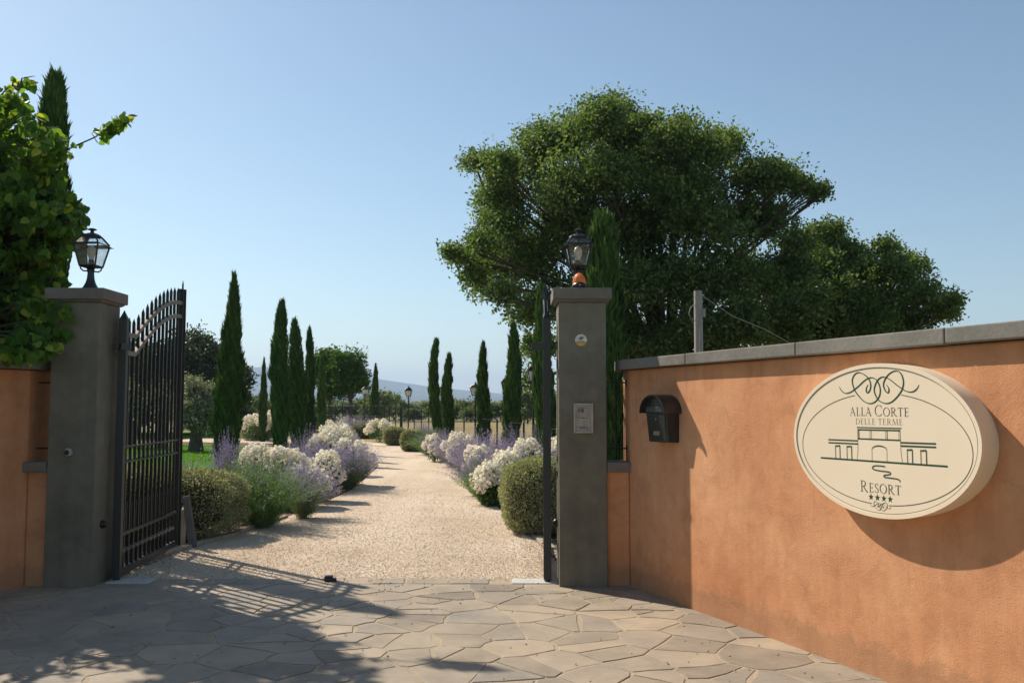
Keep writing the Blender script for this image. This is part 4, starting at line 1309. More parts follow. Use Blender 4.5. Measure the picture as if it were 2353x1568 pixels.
clump_tree('oak_tree', (gxy(1990, 28), 28.0, 0.0), 0.28, 2.2, ragged(oc2, 8, .54), 1500, 0.108, oakleaf, 'lower oak beside the huge one above the wall coping', 'tree', None, True, 9, 0.10, (0, 0), 0.25, 0.45, MAIN)

# ---- other trees
def ball_clumps(c, rx, rz, k, r):
    out = []
    for i in range(k):
        d = rdir(1)[0]
        f = 0.45 + 0.4 * random.random()
        out.append(((c[0] + d[0] * rx * f, c[1] + d[1] * rx * f, c[2] + d[2] * rz * f), r * random.uniform(0.75, 1.2)))
    return out
def ptree(name, x, ytop, ybot, w, Y, k, leaf, mat, label, dens, tr=.12, group=None, rr=0.42):
    X = gxy(x, Y); zt = zat(ytop, Y); zb = zat(ybot, Y)
    rx = w / 2 / FP * Y; rz = (zt - zb) / 2
    r = min(rx, rz) * rr
    return clump_tree(name, (X, Y, 0), tr, max(0.3, zb + 0.25 * rz), ball_clumps((X, Y, (zt + zb) / 2), rx, rz, k, r), dens, leaf, mat, label, 'tree', group, True, 7, r * 0.16)
ptree('olive_tree', 452, 862, 1000, 112, 33, 30, .10, oliveleaf, 'silvery olive tree with thick trunk on the lawn', 2600, .22, rr=.42)
ptree('lime_tree', 758, 806, 925, 72, 55, 22, .17, limeleaf, 'round leafy tree with bare trunk behind the thin cypress', 1500, .11, None, .62)
ptree('lime_tree', 806, 803, 928, 76, 54, 22, .17, limeleaf, 'round leafy tree with bare trunk behind a lamp post', 1500, .11, None, .62)
for i, (x, yt, w, Y, lab) in enumerate([(455, 768, 110, 55, 'dark evergreen tree behind the silvery olive'), (380, 800, 110, 52, 'dark evergreen tree seen through the upper gate bars'), (310, 790, 120, 56, 'dark evergreen tree seen between gate bars near the hinge post'),
                                        (545, 830, 50, 58, 'dark evergreen tree peeping out beside the broad cypress'), (240, 780, 120, 50, 'dark evergreen tree behind the leafy gate pillar')]):
    ptree('evergreen_tree', x, yt, 985, w * 1.15, Y, 30, .17, holmleaf, lab, 1500, .2, None, .62)
for i, (x, yt, w, Y, lab) in enumerate([(370, 880, 70, 34, 'dim olive tree on the lawn behind the gate bars'), (300, 870, 80, 36, 'dim olive tree near the gate hinge post')]):
    ptree('olive_tree', x, yt, 985, w, Y, 12, .10, oliveleaf, lab, 1300, .16, None, .5)
# hedgerow beyond the dry field
proto = []
for k in range(3):
    t = clump_tree('hedgerow_bush', (0, 0, 0), .08, .6, ball_clumps((0, 0, 1.25), 1.9, 1.2, 16, .62), 700, .26, farleaf, '', 'bush', 'hedgerow beyond the field', False, 7, .12)
    proto.append(t)
hr = [(884, 905, 118, 1.1), (905, 912, 112, 1.0), (928, 926, 105, .8), (950, 940, 100, .7), (985, 926, 104, 1.0), (1010, 925, 110, 1.0), (1042, 930, 104, .9), (1072, 922, 106, 1.1), (1090, 932, 100, .9), (1130, 930, 110, 1.0), (1150, 928, 104, .9),
      (1190, 925, 100, .9), (1212, 905, 90, 1.0), (1235, 915, 95, .9), (1262, 905, 90, 1.0), (588, 915, 95, .9), (570, 930, 88, .8), (610, 935, 100, .8), (622, 928, 105, 1.0), (660, 920, 100, 1.1), (700, 915, 105, 1.1), (740, 920, 110, 1.1), (780, 925, 100, 1.1), (840, 915, 104, 1.2), (862, 905, 96, 1.0)]
for i, (x, yt, Y, s) in enumerate(hr):
    src = proto[i % 3]
    o = src if i < 3 else copy_tree(src)
    o.location = (gxy(x, Y), Y, 0)
    h = zat(yt, Y)
    o.scale = (s, s, h / 2.45)
    o.rotation_euler = (0, 0, i * 1.3)
    o['label'] = 'leafy green bush in the hedgerow beyond the dry field'

# ---- clipped shrubs
def shrub(name, c, size, label, mat, n, leaf=.022, group=None, power=3.0, core=hedgecore, seed=0, rot=0):
    """super-ellipsoid clipped plant standing on the ground; c=(x,y), size=(rx,ry,h)"""
    r_ = np.random.default_rng(seed + 100)
    root = thing(name, (c[0], c[1], 0), rot, label, 'shrub', group)
    rx, ry, h = size
    def sup(d):
        f = (np.abs(d[:, 0]) ** power + np.abs(d[:, 1]) ** power + np.abs(d[:, 2]) ** power) ** (-1 / power)
        return d * f[:, None]
    d = rdir(n, r_)
    d = unit(d / np.array([1, 1, 1.0]))
    s = sup(d)
    bumpy = 1 + 0.035 * np.sin(s[:, 0] * 7 + seed) * np.sin(s[:, 1] * 6) + 0.03 * np.sin(s[:, 2] * 9 + s[:, 0] * 5)
    q = s * (0.90 + 0.12 * r_.random((n, 1))) * bumpy[:, None]
    P = np.stack([q[:, 0] * rx, q[:, 1] * ry, h / 2 + q[:, 2] * h / 2], -1)
    P[:, 2] = np.maximum(P[:, 2], -0.02)
    U = unit(d * 0.9 + r_.normal(size=(n, 3)) * 0.75 + np.array([0, 0, .25]))
    Nn = unit(r_.normal(size=(n, 3)) + d * 0.6)
    L = leaf * (0.7 + 0.8 * r_.random(n))
    V, F = leaf_arrays(P, U, Nn, L, L * 0.5)
    np_obj('foliage', V, F, mat, root, r_.random(n))
    # woody inner mass
    m = 10; k = 18
    cv = []
    for i in range(m + 1):
        th = PI * i / m
        for j in range(k):
            ph = 2 * PI * j / k
            cv.append((math.sin(th) * math.cos(ph), math.sin(th) * math.sin(ph), math.cos(th)))
    cv = sup(np.array(cv)) * 0.88
    cv = np.stack([cv[:, 0] * rx, cv[:, 1] * ry, h / 2 + cv[:, 2] * h / 2], -1)
    F = np.array([(i * k + j, i * k + (j + 1) % k, (i + 1) * k + (j + 1) % k, (i + 1) * k + j) for i in range(m) for j in range(k)])
    np_obj('inner_twigs', cv, F[:, ::-1], core, root)
    return root
shrub('clipped_hedge', (-4.52, 11.25), (1.20, .55, .80), 'tan clipped hedge behind the opened gate leaf', boxleaf, 42000, .026, power=4.5, seed=1)
shrub('clipped_hedge', (-6.9, 11.6), (1.3, .55, .78), 'tan clipped hedge behind the dark gate pillar', boxleaf, 16000, .028, power=4.5, seed=2)
shrub('clipped_shrub', (.42, 11.65), (.55, .55, .90), 'rounded grey green clipped shrub behind the intercom pillar', hedgeleaf, 34000, .024, power=3.2, seed=3)
shrub('clipped_shrub', (1.75, 11.9), (.6, .55, .85), 'grey green clipped shrub behind the low wall', hedgeleaf, 9000, .028, power=3.2, seed=4)
for i, (x, yb, yt, w, lab) in enumerate([(836, 1006, 972, 62, 'domed clipped shrub by the small slim cypress'), (906, 1022, 982, 56, 'domed clipped shrub right of the far rose bush on the bend'),
                                         (945, 1036, 988, 54, 'domed clipped shrub between its neighbour and sage on the bend')]):
    X, Y = G(x, yb)
    rx = w / 2 / FP * Y
    shrub('clipped_shrub', (X, Y + rx * .8), (rx, rx * .9, zat(yt, Y + rx)), lab, hedgeleaf, 9000, .05, power=2.8, seed=5 + i)
shrub('clipped_shrub', (gxy(592, 44), 44), (.8, .6, .85), 'dark shrub under the roses across the lawn', hedgeleaf, 5000, .05, power=3, seed=9)
shrub('long_hedge', (gxy(600, 58), 58), (4.5, .6, 1.15), 'long level hedge across the far lawn', holmleaf, 16000, .09, power=6, seed=10)

# ---- Russian sage
def sage_meshes(seed, nst=150, R=.62, H=1.0, green=.35):
    r_ = np.random.default_rng(seed)
    SV, SF, b = [], [], 0
    LP, LU, FP_, FU = [], [], [], []
    for i in range(nst):
        a = r_.uniform(0, 2 * PI)
        tilt = (r_.random() ** .7) * 1.02
        ln = H * r_.uniform(.72, 1.12) * (1 + .12 * math.sin(a * 3 + seed))
        base = np.array([math.cos(a), math.sin(a), 0]) * .16 * r_.random()
        m = 12
        p = base.copy(); an = tilt * .55
        pts = [p.copy()]; dirs = []
        for k in range(m):
            an += (tilt * .75) / m + r_.normal() * .03
            aa = a + r_.normal() * .06
            dd = np.array([math.sin(an) * math.cos(aa), math.sin(an) * math.sin(aa), math.cos(an)])
            p = p + dd * ln / m
            pts.append(p.copy()); dirs.append(dd)
        w = .0035
        side = np.array([-math.sin(a), math.cos(a), 0]) * w
        for k in range(m + 1):
            f = 1 - .6 * k / m
            SV += [pts[k] + side * f, pts[k] - side * f]
        for k in range(m):
            SF.append((b + 2 * k, b + 2 * k + 1, b + 2 * k + 3, b + 2 * k + 2))
        b += 2 * (m + 1)
        pts = np.array(pts); dirs = np.array(dirs)
        nl = 44 if green > .5 else 30
        t = r_.uniform(.06, .97 if green > .5 else .72, nl) * m
        ii = np.minimum(t.astype(int), m - 1)
        q = pts[ii] + dirs[ii] * ((t - ii) * ln / m)[:, None]
        LP.append(q + r_.normal(size=(nl, 3)) * .012); LU.append(unit(dirs[ii] * .7 + r_.normal(size=(nl, 3)) * .6))
        nf = 7 if green > .5 else 48
        start = r_.uniform(green, green + .2)
        t = (start + (1 - start) * r_.random(nf)) * m
        ii = np.minimum(t.astype(int), m - 1)
        q = pts[ii] + dirs[ii] * ((t - ii) * ln / m)[:, None]
        # side branchlets carry flowers too
        br = r_.normal(size=(nf, 3)); br = unit(br - (br * dirs[ii]).sum(1, keepdims=True) * dirs[ii] + dirs[ii] * .9)
        taper = (1.05 - t / m)
        q = q + br * (r_.random(nf) ** 1.5 * .16 * taper)[:, None]
        FP_.append(q + r_.normal(size=(nf, 3)) * .004); FU.append(unit(br + r_.normal(size=(nf, 3)) * .7))
    LP = np.concatenate(LP); LU = np.concatenate(LU); FP_ = np.concatenate(FP_); FU = np.concatenate(FU)
    z = lambda A: np.concatenate([A[:, :2], np.maximum(A[:, 2:], .005)], 1)
    V, F = leaf_arrays(z(LP), LU, rdir(len(LP), r_), .035 + .03 * r_.random(len(LP)), .011)
    lm = np_mesh('leaves', V, F, r_.random(len(F)))
    V, F = leaf_arrays(z(FP_), FU, rdir(len(FP_), r_), .016 + .010 * r_.random(len(FP_)), .010)
    fm = np_mesh('flowers', V, F, r_.random(len(F)))
    sm = np_mesh('stems', z(np.array(SV)), np.array(SF))
    lm.materials.append(sageleaf); fm.materials.append(violet); sm.materials.append(stemm)
    return lm, fm, sm
SAGE = [sage_meshes(1, 250, .6, 1.0, .36), sage_meshes(2, 220, .6, 1.0, .42), sage_meshes(3, 250, .6, 1.0, .32)]
SAGEG = sage_meshes(9, 300, .6, 1.0, .60)
SAGEG[0].materials[0] = sagegreen
def sage(x, y, h, w, label, var=0, green=False, rz=0):
    root = thing('russian_sage', (x, y, -.02), rz, label, 'flowering plant', 'Russian sage along the drive')
    lm, fm, sm = SAGEG if green else SAGE[var % 3]
    for nm, me in (('stems', sm), ('leaves', lm), ('flowers', fm)):
        link(bpy.data.objects.new(nm, me), root)
    root.scale = (w, w, h)
    return root
sage(-3.28, 12.1, .88, .98, 'green Russian sage with violet tips beside the tan hedge', 0, True)
sage(-3.62, 12.6, .88, .7, 'thin green sage between the tan hedge and the cream roses', 2, True, 1)
sage(-2.95, 13.1, .80, .74, 'violet Russian sage between green sage and low cream roses', 1)
sage(-4.75, 13.4, .86, .7, 'pale violet sage behind the tan hedge next to the gate end post', 0, False, 2)
sage(-5.6, 13.2, .84, .7, 'pale violet sage behind the tan hedge and the gate bars', 2, False, .5)
sage(-4.45, 14.4, 1.12, .42, 'tall wispy sage before the broad cypress', 1, False, 3)
sage(-3.14, 17.6, .96, .95, 'wide violet sage spilling over the drive edge', 0, False, 1)
sage(-3.48, 17.1, .92, .62, 'violet sage under the upper cream roses', 1, False, 2)
sage(-4.15, 18.6, 1.10, .6, 'violet sage at the foot of the paired cypresses', 2, False, 4)
sage(gxy(810, 47), 47, 1.2, 1.6, 'violet sage at the inner bend of the drive', 0, False, 2)
sage(-3.45, 36, 1.0, 1.0, 'violet sage at the foot of the wavy cypress', 2, False, 1)
sage(-2.75, 30.4, .84, 1.05, 'low sage beside the last domed shrub', 0, True, 1)
sage(-2.0, 27.2, .86, 1.0, 'low violet sage before the curved cypress', 1, False, 3)
sage(-1.55, 24.4, .9, 1.0, 'violet sage with cream roses behind it on the outer border', 2, False, 3)
sage(-1.0, 21.0, .96, .92, 'violet sage under the slim pointed cypress', 0, False, 5)
sage(-.52, 18.6, 1.02, 1.02, 'broad violet sage in the middle of the outer border', 1, False, 1)
sage(.10, 18.3, 1.12, 1.0, 'violet sage at the foot of the lamp hiding cypress', 2, False, 2)
sage(-.58, 16.4, .86, .88, 'violet sage leaning over the gravel edge', 0, False, 3)
sage(-.42, 15.0, .66, .62, 'low greyish sage at the gravel edge before the roses', 1, True, 3)
sage(-.10, 16.0, .88, .7, 'violet sage right behind the lower cream roses', 1, False, 0)
sage(.50, 16.6, 1.05, .7, 'violet sage behind the grey green clipped shrub', 2, False, 0)
sage(1.0, 15.5, 1.0, .7, 'violet sage behind the gate hinge post', 0, False, 4)

# ---- cream roses
def rose_cluster(seed, nr=26, R=.105, pr=.034):
    r_ = np.random.default_rng(seed)
    parts = []
    golden = PI * (3 - math.sqrt(5))
    for i in range(nr):
        zf = 1 - 1.55 * (i + .5) / nr
        rad = math.sqrt(max(0, 1 - zf * zf)); th = golden * i + r_.normal() * .15
        nrm = np.array([rad * math.cos(th), rad * math.sin(th), zf])
        c = nrm * R * r_.uniform(.82, 1.12)
        nrm = unit(nrm + r_.normal(size=3) * .25)
        t1 = unit(np.cross(nrm, np.array([.3, .5, .81]))); t2 = np.cross(nrm, t1)
        tone = r_.uniform(.4, 1) if r_.random() > .07 else r_.uniform(0, .2)
        for ring, (m, op, sz) in enumerate(((5, .95, 1.0), (4, .55, .8), (3, .2, .55))):
            a = np.arange(m) * 2 * PI / m + ring * .5 + r_.uniform(0, 1)
            dr = np.cos(a)[:, None] * t1 + np.sin(a)[:, None] * t2
            U = unit(dr * op + nrm * (1.05 - op) + r_.normal(size=(m, 3)) * .12)
            V, F = leaf_arrays(np.repeat(c[None], m, 0) - nrm * .006 + nrm * ring * .006, U, np.repeat(nrm[None], m, 0) - dr * .3, pr * sz * r_.uniform(.9, 1.15, m), pr * sz * .95, .62, .12)
            parts.append((V, F, np.full(m, tone) * r_.uniform(.8, 1.0, m)))
    V, F, T = merge(parts)
    me = np_mesh('rose_cluster', V, F, T)
    me.materials.append(petal)
    return me
RC = [rose_cluster(s, 24 + 3 * s, .095 + .006 * s) for s in range(4)]
def rose_bush(x, y, h, w, clusters, label, leaves=2200, zlow=.35, csc=1.0):
    root = thing('rose_bush', (x, y, -.02), 0, label, 'rose bush', 'cream rose bushes along the drive')
    r_ = np.random.default_rng(int(abs(x * 1000 + y * 77)))
    sm = MB()
    for k in range(9):
        a = r_.uniform(0, 2 * PI); q = r_.uniform(.2, .85) * w
        sm.tube([(0.03 * math.cos(a), .03 * math.sin(a), -.02), (q * .5 * math.cos(a), q * .5 * math.sin(a), h * .5), (q * math.cos(a), q * math.sin(a), h * r_.uniform(.75, .95))], [.009, .007, .004], 5)
    sm.build('stems', stemm, root)
    d = rdir(leaves, r_); f = r_.random((leaves, 1)) ** .45
    P = d * f * np.array([w * .92, w * .92, h * .46]) + np.array([0, 0, h * .47])
    P[:, 2] = np.maximum(P[:, 2], .03)
    leaf_obj('leaves', P, unit(rdir(leaves, r_) + d * .6), unit(rdir(leaves, r_) + np.array([0, 0, .7])), .045 + .03 * r_.random(leaves), .03, roseleaf, root, r_.random(leaves))
    g = PI * (3 - math.sqrt(5))
    for i in range(clusters):
        zf = 1 - (1 - zlow * 2 + 1) * (i + .5) / clusters * .78
        zf = max(-1, min(1, zf + r_.normal() * .06))
        rad = math.sqrt(max(0, 1 - zf * zf)); th = g * i + r_.normal() * .3
        o = bpy.data.objects.new('rose_cluster', RC[i % 4])
        o.location = (rad * math.cos(th) * w * r_.uniform(.85, 1.05), rad * math.sin(th) * w * r_.uniform(.85, 1.05), h * .5 + zf * h * .5 * r_.uniform(.92, 1.04))
        s = csc * r_.uniform(.95, 1.5)
        o.scale = (s, s, s)
        nrm = Vector((rad * math.cos(th), rad * math.sin(th), zf + .5)).normalized()
        o.rotation_euler = nrm.to_track_quat('Z', 'Y').to_euler()
        link(o, root)
    return root
rose_bush(-4.12, 14.9, .88, .36, 22, 'full cream rose bush before the broad cypress lawn', 2400)
rose_bush(-3.66, 14.75, .84, .36, 24, 'full cream rose bush behind the green sage clump', 2200)
rose_bush(-3.24, 14.5, .58, .30, 18, 'low cream rose bush spilling on the gravel edge', 2000)
rose_bush(-3.15, 15.5, .80, .26, 9, 'leafy cream rose bush with fewer blooms by the wide sage', 2600)
rose_bush(-3.75, 18.9, 1.04, .42, 14, 'tall cream rose bush above the wide sage', 2000)
rose_bush(-3.2, 18.5, .86, .36, 9, 'cream rose bush rising out of the wide sage', 1200)
rose_bush(-4.1, 21.5, 1.12, .45, 13, 'cream rose bush behind the tall one near the cypresses', 1600)
rose_bush(-5.2, 27.0, 1.12, .55, 11, 'cream rose bush before the round leafy trees', 1500, csc=1.1)
rose_bush(-6.1, 42.5, .95, .65, 18, 'far cream rose bush between domed shrubs on the bend', 1500, csc=1.15)
rose_bush(gxy(580, 43), 43, 1.15, .6, 9, 'cream rose bush across the lawn left of the thin cypress', 900, csc=1.5)
rose_bush(gxy(598, 44.5), 44.5, 1.2, .5, 8, 'cream rose bush across the lawn close to the thin cypress', 900, csc=1.5)
rose_bush(gxy(617, 43.5), 43.5, 1.25, .4, 8, 'cream rose bush across the lawn right of the thin cypress', 700, csc=1.5)
rose_bush(-2.25, 26.6, .70, .3, 8, 'small cream rose bush among low sage on the outer border', 900, csc=1.1)
rose_bush(-1.30, 23.0, .85, .4, 8, 'cream rose bush in violet sage below the curved cypress', 900, csc=1.1)
rose_bush(-.62, 16.9, .78, .22, 5, 'few cream roses standing out of the leaning sage', 700, csc=1.2)
rose_bush(-.32, 14.7, .60, .26, 14, 'low cream rose bush at the gravel edge by the clipped shrub', 2200)
rose_bush(-.05, 14.9, .80, .24, 12, 'cream rose bush just above the grey green clipped shrub', 1500)
rose_bush(.22, 16.4, .93, .30, 12, 'cream rose bush behind the top of the clipped shrub', 1500)
rose_bush(.80, 16.4, .95, .28, 10, 'cream rose bush seen past the gate hinge post', 1200)

# ---- round-leaved redbud over the left wall
def redbud_tree():
    base = Vector((-6.1, 9.3, 0))
    root = thing('redbud_tree', tuple(base), 0, 'leafy redbud tree with heart shaped leaves hanging over the dark pillar', 'tree')
    MB().tube([(0, 0, -.08), (.05, .02, .8), (.12, -.05, 1.7)], [.14, .11, .09], 9).build('trunk', barkm, root, True)
    lm = MB()
    tips = []
    LY = [0, 140, 175, 260, 300, 330, 420, 480, 540, 600, 680, 760, 850, 1000]
    LX = [35, 35, 65, 60, 165, 145, 135, 194, 180, 138, 158, 158, 125, 60]
    def allowed(p):
        w = p + base
        x = 1176 + FP * w.x / w.y; y = 935 - FP * (w.z - CAM_H) / w.y
        return x < np.interp(y, LY, LX) - 12 and not (y < 170 and x > -60)
    def sub(p, d, L, r, depth):
        pts = [p.copy()]; rad = [r]
        q = p.copy(); dd = d.normalized()
        m = 5
        for k in range(m):
            dd = (dd + Vector(rdir(1)[0]) * .22 + Vector((0, 0, .03))).normalized()
            q = q + dd * L / m
            if not allowed(q): break
            pts.append(q.copy()); rad.append(r * (1 - .7 * (k + 1) / m))
            if depth > 0 and k >= 1:
                for j in range(2):
                    sd = (dd + Vector(rdir(1)[0]) * .95).normalized()
                    sub(q, sd, L * random.uniform(.45, .65), r * .5, depth - 1)
        if len(pts) < 2: return
        lm.tube(pts, rad, 5 if r > .02 else 3)
        if depth <= 1:
            tips.append(pts)
    for k in range(15):
        a = 2 * PI * k / 15 + random.uniform(-.2, .2)
        el = random.uniform(.05, 1.15)
        d = Vector((math.cos(a) * math.cos(el), math.sin(a) * math.cos(el), math.sin(el)))
        sub(Vector((.12, -.05, random.uniform(1.2, 1.75))), d, random.uniform(1.5, 2.05), .05, 2)
    # long shoot reaching over the gate
    tgt = Vector((gxy(268, 8.95), 8.95, zat(262, 8.95))) - base
    st = Vector((gxy(130, 9.0), 9.0, zat(345, 9.0))) - base
    shoot = [Vector((.4, -.1, 2.1)), Vector((1.2, -.2, 2.75)), st, st.lerp(tgt, .5) + Vector((0, 0, -.05)), tgt]
    lm.tube(shoot, [.03, .02, .012, .007, .003], 5)
    tips.append([shoot[2], shoot[2].lerp(shoot[3], .4)])
    for k in range(3): tips.append([shoot[3].lerp(shoot[4], .05), shoot[3].lerp(shoot[4], .5), shoot[4]])
    # twigs by the lantern and over the pillar
    for (x0, y0, x1, y1, Y) in ((110, 640, 195, 635, 8.85), (100, 660, 172, 655, 8.8), (60, 700, 150, 720, 7.95), (40, 740, 140, 765, 7.95), (20, 770, 100, 795, 7.9), (90, 470, 200, 480, 8.9), (100, 455, 196, 500, 8.8), (100, 500, 185, 520, 8.85), (0, 770, 90, 812, 7.75), (-20, 790, 60, 822, 7.6), (30, 760, 120, 800, 7.8), (40, 690, 165, 705, 8.0), (60, 180, 100, 175, 9.2), (0, 190, 60, 185, 9.3), (120, 440, 190, 460, 8.9), (90, 560, 140, 590, 8.7)):
        x1 = min(x1, np.interp(y1, LY, LX) - 14); x0 = min(x0, x1 - 30)
        a = Vector((gxy(x0, Y), Y, zat(y0, Y))) - base; c = Vector((gxy(x1, Y), Y, zat(y1, Y))) - base
        b0 = Vector((.5, -.2, 2.0)); 
        lm.tube([b0.lerp(a, .2), b0.lerp(a, .6) + Vector((0, 0, .1)), a, a.lerp(c, .5), c], [.02, .014, .009, .006, .003], 4)
        for k in range(2): tips.append([a, a.lerp(c, .5), c])
    # dense inner growth between wall top and crown
    for k in range(330):
        y = random.uniform(200, 800); x = np.interp(y, LY, LX) - 18 - 260 * random.random() ** 1.3
        if y < 300 and x > 50: continue
        Y = random.uniform(8.3, 9.6)
        if x > 100 and y > 660: continue
        a = Vector((gxy(x, Y), Y, zat(y, Y))) - base
        c = a + Vector(rdir(1)[0]) * .3
        if not allowed(c): c = a + Vector((-.15, .1, -.05))
        b0 = Vector((.1, -.1, max(.9, a.z - .5)))
        lm.tube([b0, b0.lerp(a, .6) + Vector((0, 0, .06)), a, c], [.014, .01, .007, .003], 3)
        tips.append([a, a.lerp(c, .5), c])
    lm.build('branches', barkm, root, True)
    P, D = [], []
    for pts in tips:
        for i in range(len(pts) - 1):
            L = (pts[i + 1] - pts[i]).length
            k = max(1, int(L / .0165))
            for j in range(k):
                P.append(pts[i].lerp(pts[i + 1], (j + random.random()) / k)); D.append((pts[i + 1] - pts[i]).normalized())
    P = np.array([tuple(p) for p in P]); D = np.array([tuple(d) for d in D])
    wx = P[:, 0] + base.x; wy = P[:, 1] + base.y; wz = P[:, 2]
    px = 1176 + FP * wx / wy
    py = 935 - FP * (wz - CAM_H) / wy
    # keep the crown's outline: sky right of it stays clear
    lim = np.interp(py, LY, LX)
    special = (py < 350) & (px > 150) & (px < 290) & (py > 235)
    keep = ((px < lim + 6) | special) & ~((py > 860) & (px > -30)) & ~((py < 165) & (px > -60)) & ~((wz < 1.84))
    P, D, px, py = P[keep], D[keep], px[keep], py[keep]
    n = len(P)
    print('redbud leaves', n)
    hang = rdir(n) * .06 + np.array([0, 0, -.015])
    C = P + hang
    U = unit(rdir(n) * .7 + np.array([0.1, -.1, -.75]) + D * .3)
    Nn = unit(rdir(n) * .8 + np.array([.25, -.45, .45]))
    S = unit(np.cross(U, Nn)); Nn = np.cross(S, U)
    R = .028 + .024 * rng.random(n)
    heart = np.array([(0.0, 0, .0), (-.18, .42, .05), (.12, .86, .10), (.62, .98, .08), (1.15, .78, .02), (1.62, .32, -.08), (1.92, 0, -.16), (1.62, -.32, -.08), (1.15, -.78, .02), (.62, -.98, .08), (.12, -.86, .10), (-.18, -.42, .05)])
    # each leaf is two halves folded on the midrib
    half1 = [0, 1, 2, 3, 4, 5, 6]; half2 = [0, 6, 7, 8, 9, 10, 11]
    me = bpy.data.meshes.new('leaf')
    me.from_pydata([tuple(v) for v in heart], [], [half1, half2])
    me.materials.append(redbud)
    at = me.attributes.new('tint', 'FLOAT', 'FACE'); at.data.foreach_set('value', [.5, .6])
    me2 = me.copy(); me2.attributes['tint'].data.foreach_set('value', [.95, 1.0])
    me3 = me.copy(); me3.attributes['tint'].data.foreach_set('value', [.1, .2])
    inf = (px > 0) & (py > 150) & (py < 860)
    score = np.where(inf, R * 30 - (P[:, 1] - P[:, 1].min()) * .9 + rng.random(n) * 1.2 + (px > lim[keep] - 40) * .6, -99)
    top = np.argsort(-score)[:300]
    sel = np.zeros(n, bool); sel[top] = True
    for i in top:
        M = Matrix((U[i] * R[i], S[i] * R[i], Nn[i] * R[i])).transposed().to_4x4()
        M.translation = Vector(C[i])
        u = random.random()
        o = bpy.data.objects.new('leaf', me2 if u < .12 else me3 if u < .4 else me)
        link(o, root)
        o.matrix_local = M
    r = ~sel
    Cr, Ur, Sr, Nr, Rr = C[r], U[r], S[r], Nn[r], R[r]
    V = Cr[:, None] + (heart[None, :, 0:1] * Ur[:, None] + heart[None, :, 1:2] * Sr[:, None] + heart[None, :, 2:3] * Nr[:, None]) * Rr[:, None, None]
    k = len(Cr)
    base_i = (np.arange(k) * 12)[:, None]
    F = np.concatenate([base_i + np.array(half1), base_i + np.array(half2)], 0)
    tt = np.where(rng.random(k) < .1, 1.0, rng.random(k) * .8)
    o = np_obj('foliage', V.reshape(-1, 3), F, redbud, root, np.concatenate([tt, tt]))
    o['kind'] = 'stuff'
redbud_tree()

# ------------------------------------------------------------------ fence, poles, far houses, hills
fz = thing('mesh_fence', (gxy(1203, 20), 20, 0), 0, 'dark wire mesh fence with slim posts around the garden', 'fence')
fp = [(1300, 985, 15.5), (1203, 969, 20), (1142, 962, 24), (1103, 958, 27), (1066, 955, 30), (1043, 951, 32.5), (985, 943, 37), (968, 940, 39), (952, 937, 40.5), (922, 934, 43), (909, 931, 44), (895, 929, 45), (883, 929, 46), (868, 929, 47), (850, 929, 48.2), (834, 929, 49), (818, 929, 50), (803, 929, 50.6), (787, 929, 51.2), (770, 929, 51.8), (755, 929, 52.3), (735, 929, 53), (715, 929, 53.6)]
tops = []
for i, (x, yt, Y) in enumerate(fp):
    X = gxy(x, Y) - fz.location.x; h = zat(yt, Y)
    w = .022 if x != 922 else .06
    MB().box(X - w, X + w, Y - 20 - w, Y - 20 + w, -.1, h).build('fence_post', iron, fz)
    tops.append((X, Y - 20, h))
for f in (.15, .4, .65, .97):
    MB().tube([(a, b, c * f) for a, b, c in tops], .0025, 4, False).build('wire', iron, fz)
mv = MB()
for i in range(len(tops) - 1):
    a, b = Vector(tops[i]), Vector(tops[i + 1])
    k = max(2, int((b - a).length / .14))
    for j in range(1, k):
        p = a.lerp(b, j / k)
        mv.box(p.x - .0015, p.x + .0015, p.y - .0015, p.y + .0015, .05, p.z * .97)
mv.build('mesh_wire', iron, fz)['kind'] = 'stuff'

up = thing('concrete_pole', (gxy(1607, 14.5), 14.5, 0), 0, 'round concrete utility pole with cable loops behind the wall', 'utility pole')
pt = zat(668, 14.5)
MB().lathe([(.085, -.05), (.066, pt - .05), (.066, pt)], 14).build('shaft', concrete, up, True)
MB().lathe([(.069, 0), (.069, .018)], 14, (0, 0, pt - .10)).build('collar', concrete, up)
MB().tube([(-.068, -.02, pt - .22), (-.13, -.03, pt - .28), (-.155, -.03, pt - .36), (-.13, -.03, pt - .44), (-.06, -.03, pt - .48)], .006, 5).build('cable_loop', concrete, up, True)
MB().tube([(.06, -.05, pt - .30), (.02, -.075, pt - .45), (-.005, -.08, pt - .6), (-.01, -.085, pt - 1.4)], .008, 5).build('cable', concrete, up, True)
MB().box(.06, .11, -.04, .03, pt - .42, pt - .28).build('junction_box', concrete, up, False, .006)
wx = gxy(1760, 15.5) - up.location.x
MB().tube([(.07, 0, pt - .08), (wx * .5, .5, (pt - .08 + zat(756, 15.5)) / 2 - .05), (wx, 1.0, zat(756, 15.5)), (wx * 2, 2.0, zat(756, 15.5) - .5), (wx * 3.2, 3, .6)], .007, 4).build('stay_wire', concrete, up)
fpole = thing('far_utility_pole', (gxy(626, 150), 150, 0), 0, 'far power pole with crossarm above the hedgerow by the thin cypress', 'utility pole')
MB().lathe([(.16, -.1), (.12, zat(920, 150))], 8).build('shaft', barkm, fpole)
MB().box(-.9, .9, -.08, .08, zat(926, 150) - .1, zat(926, 150) + .1).build('crossarm', barkm, fpole)

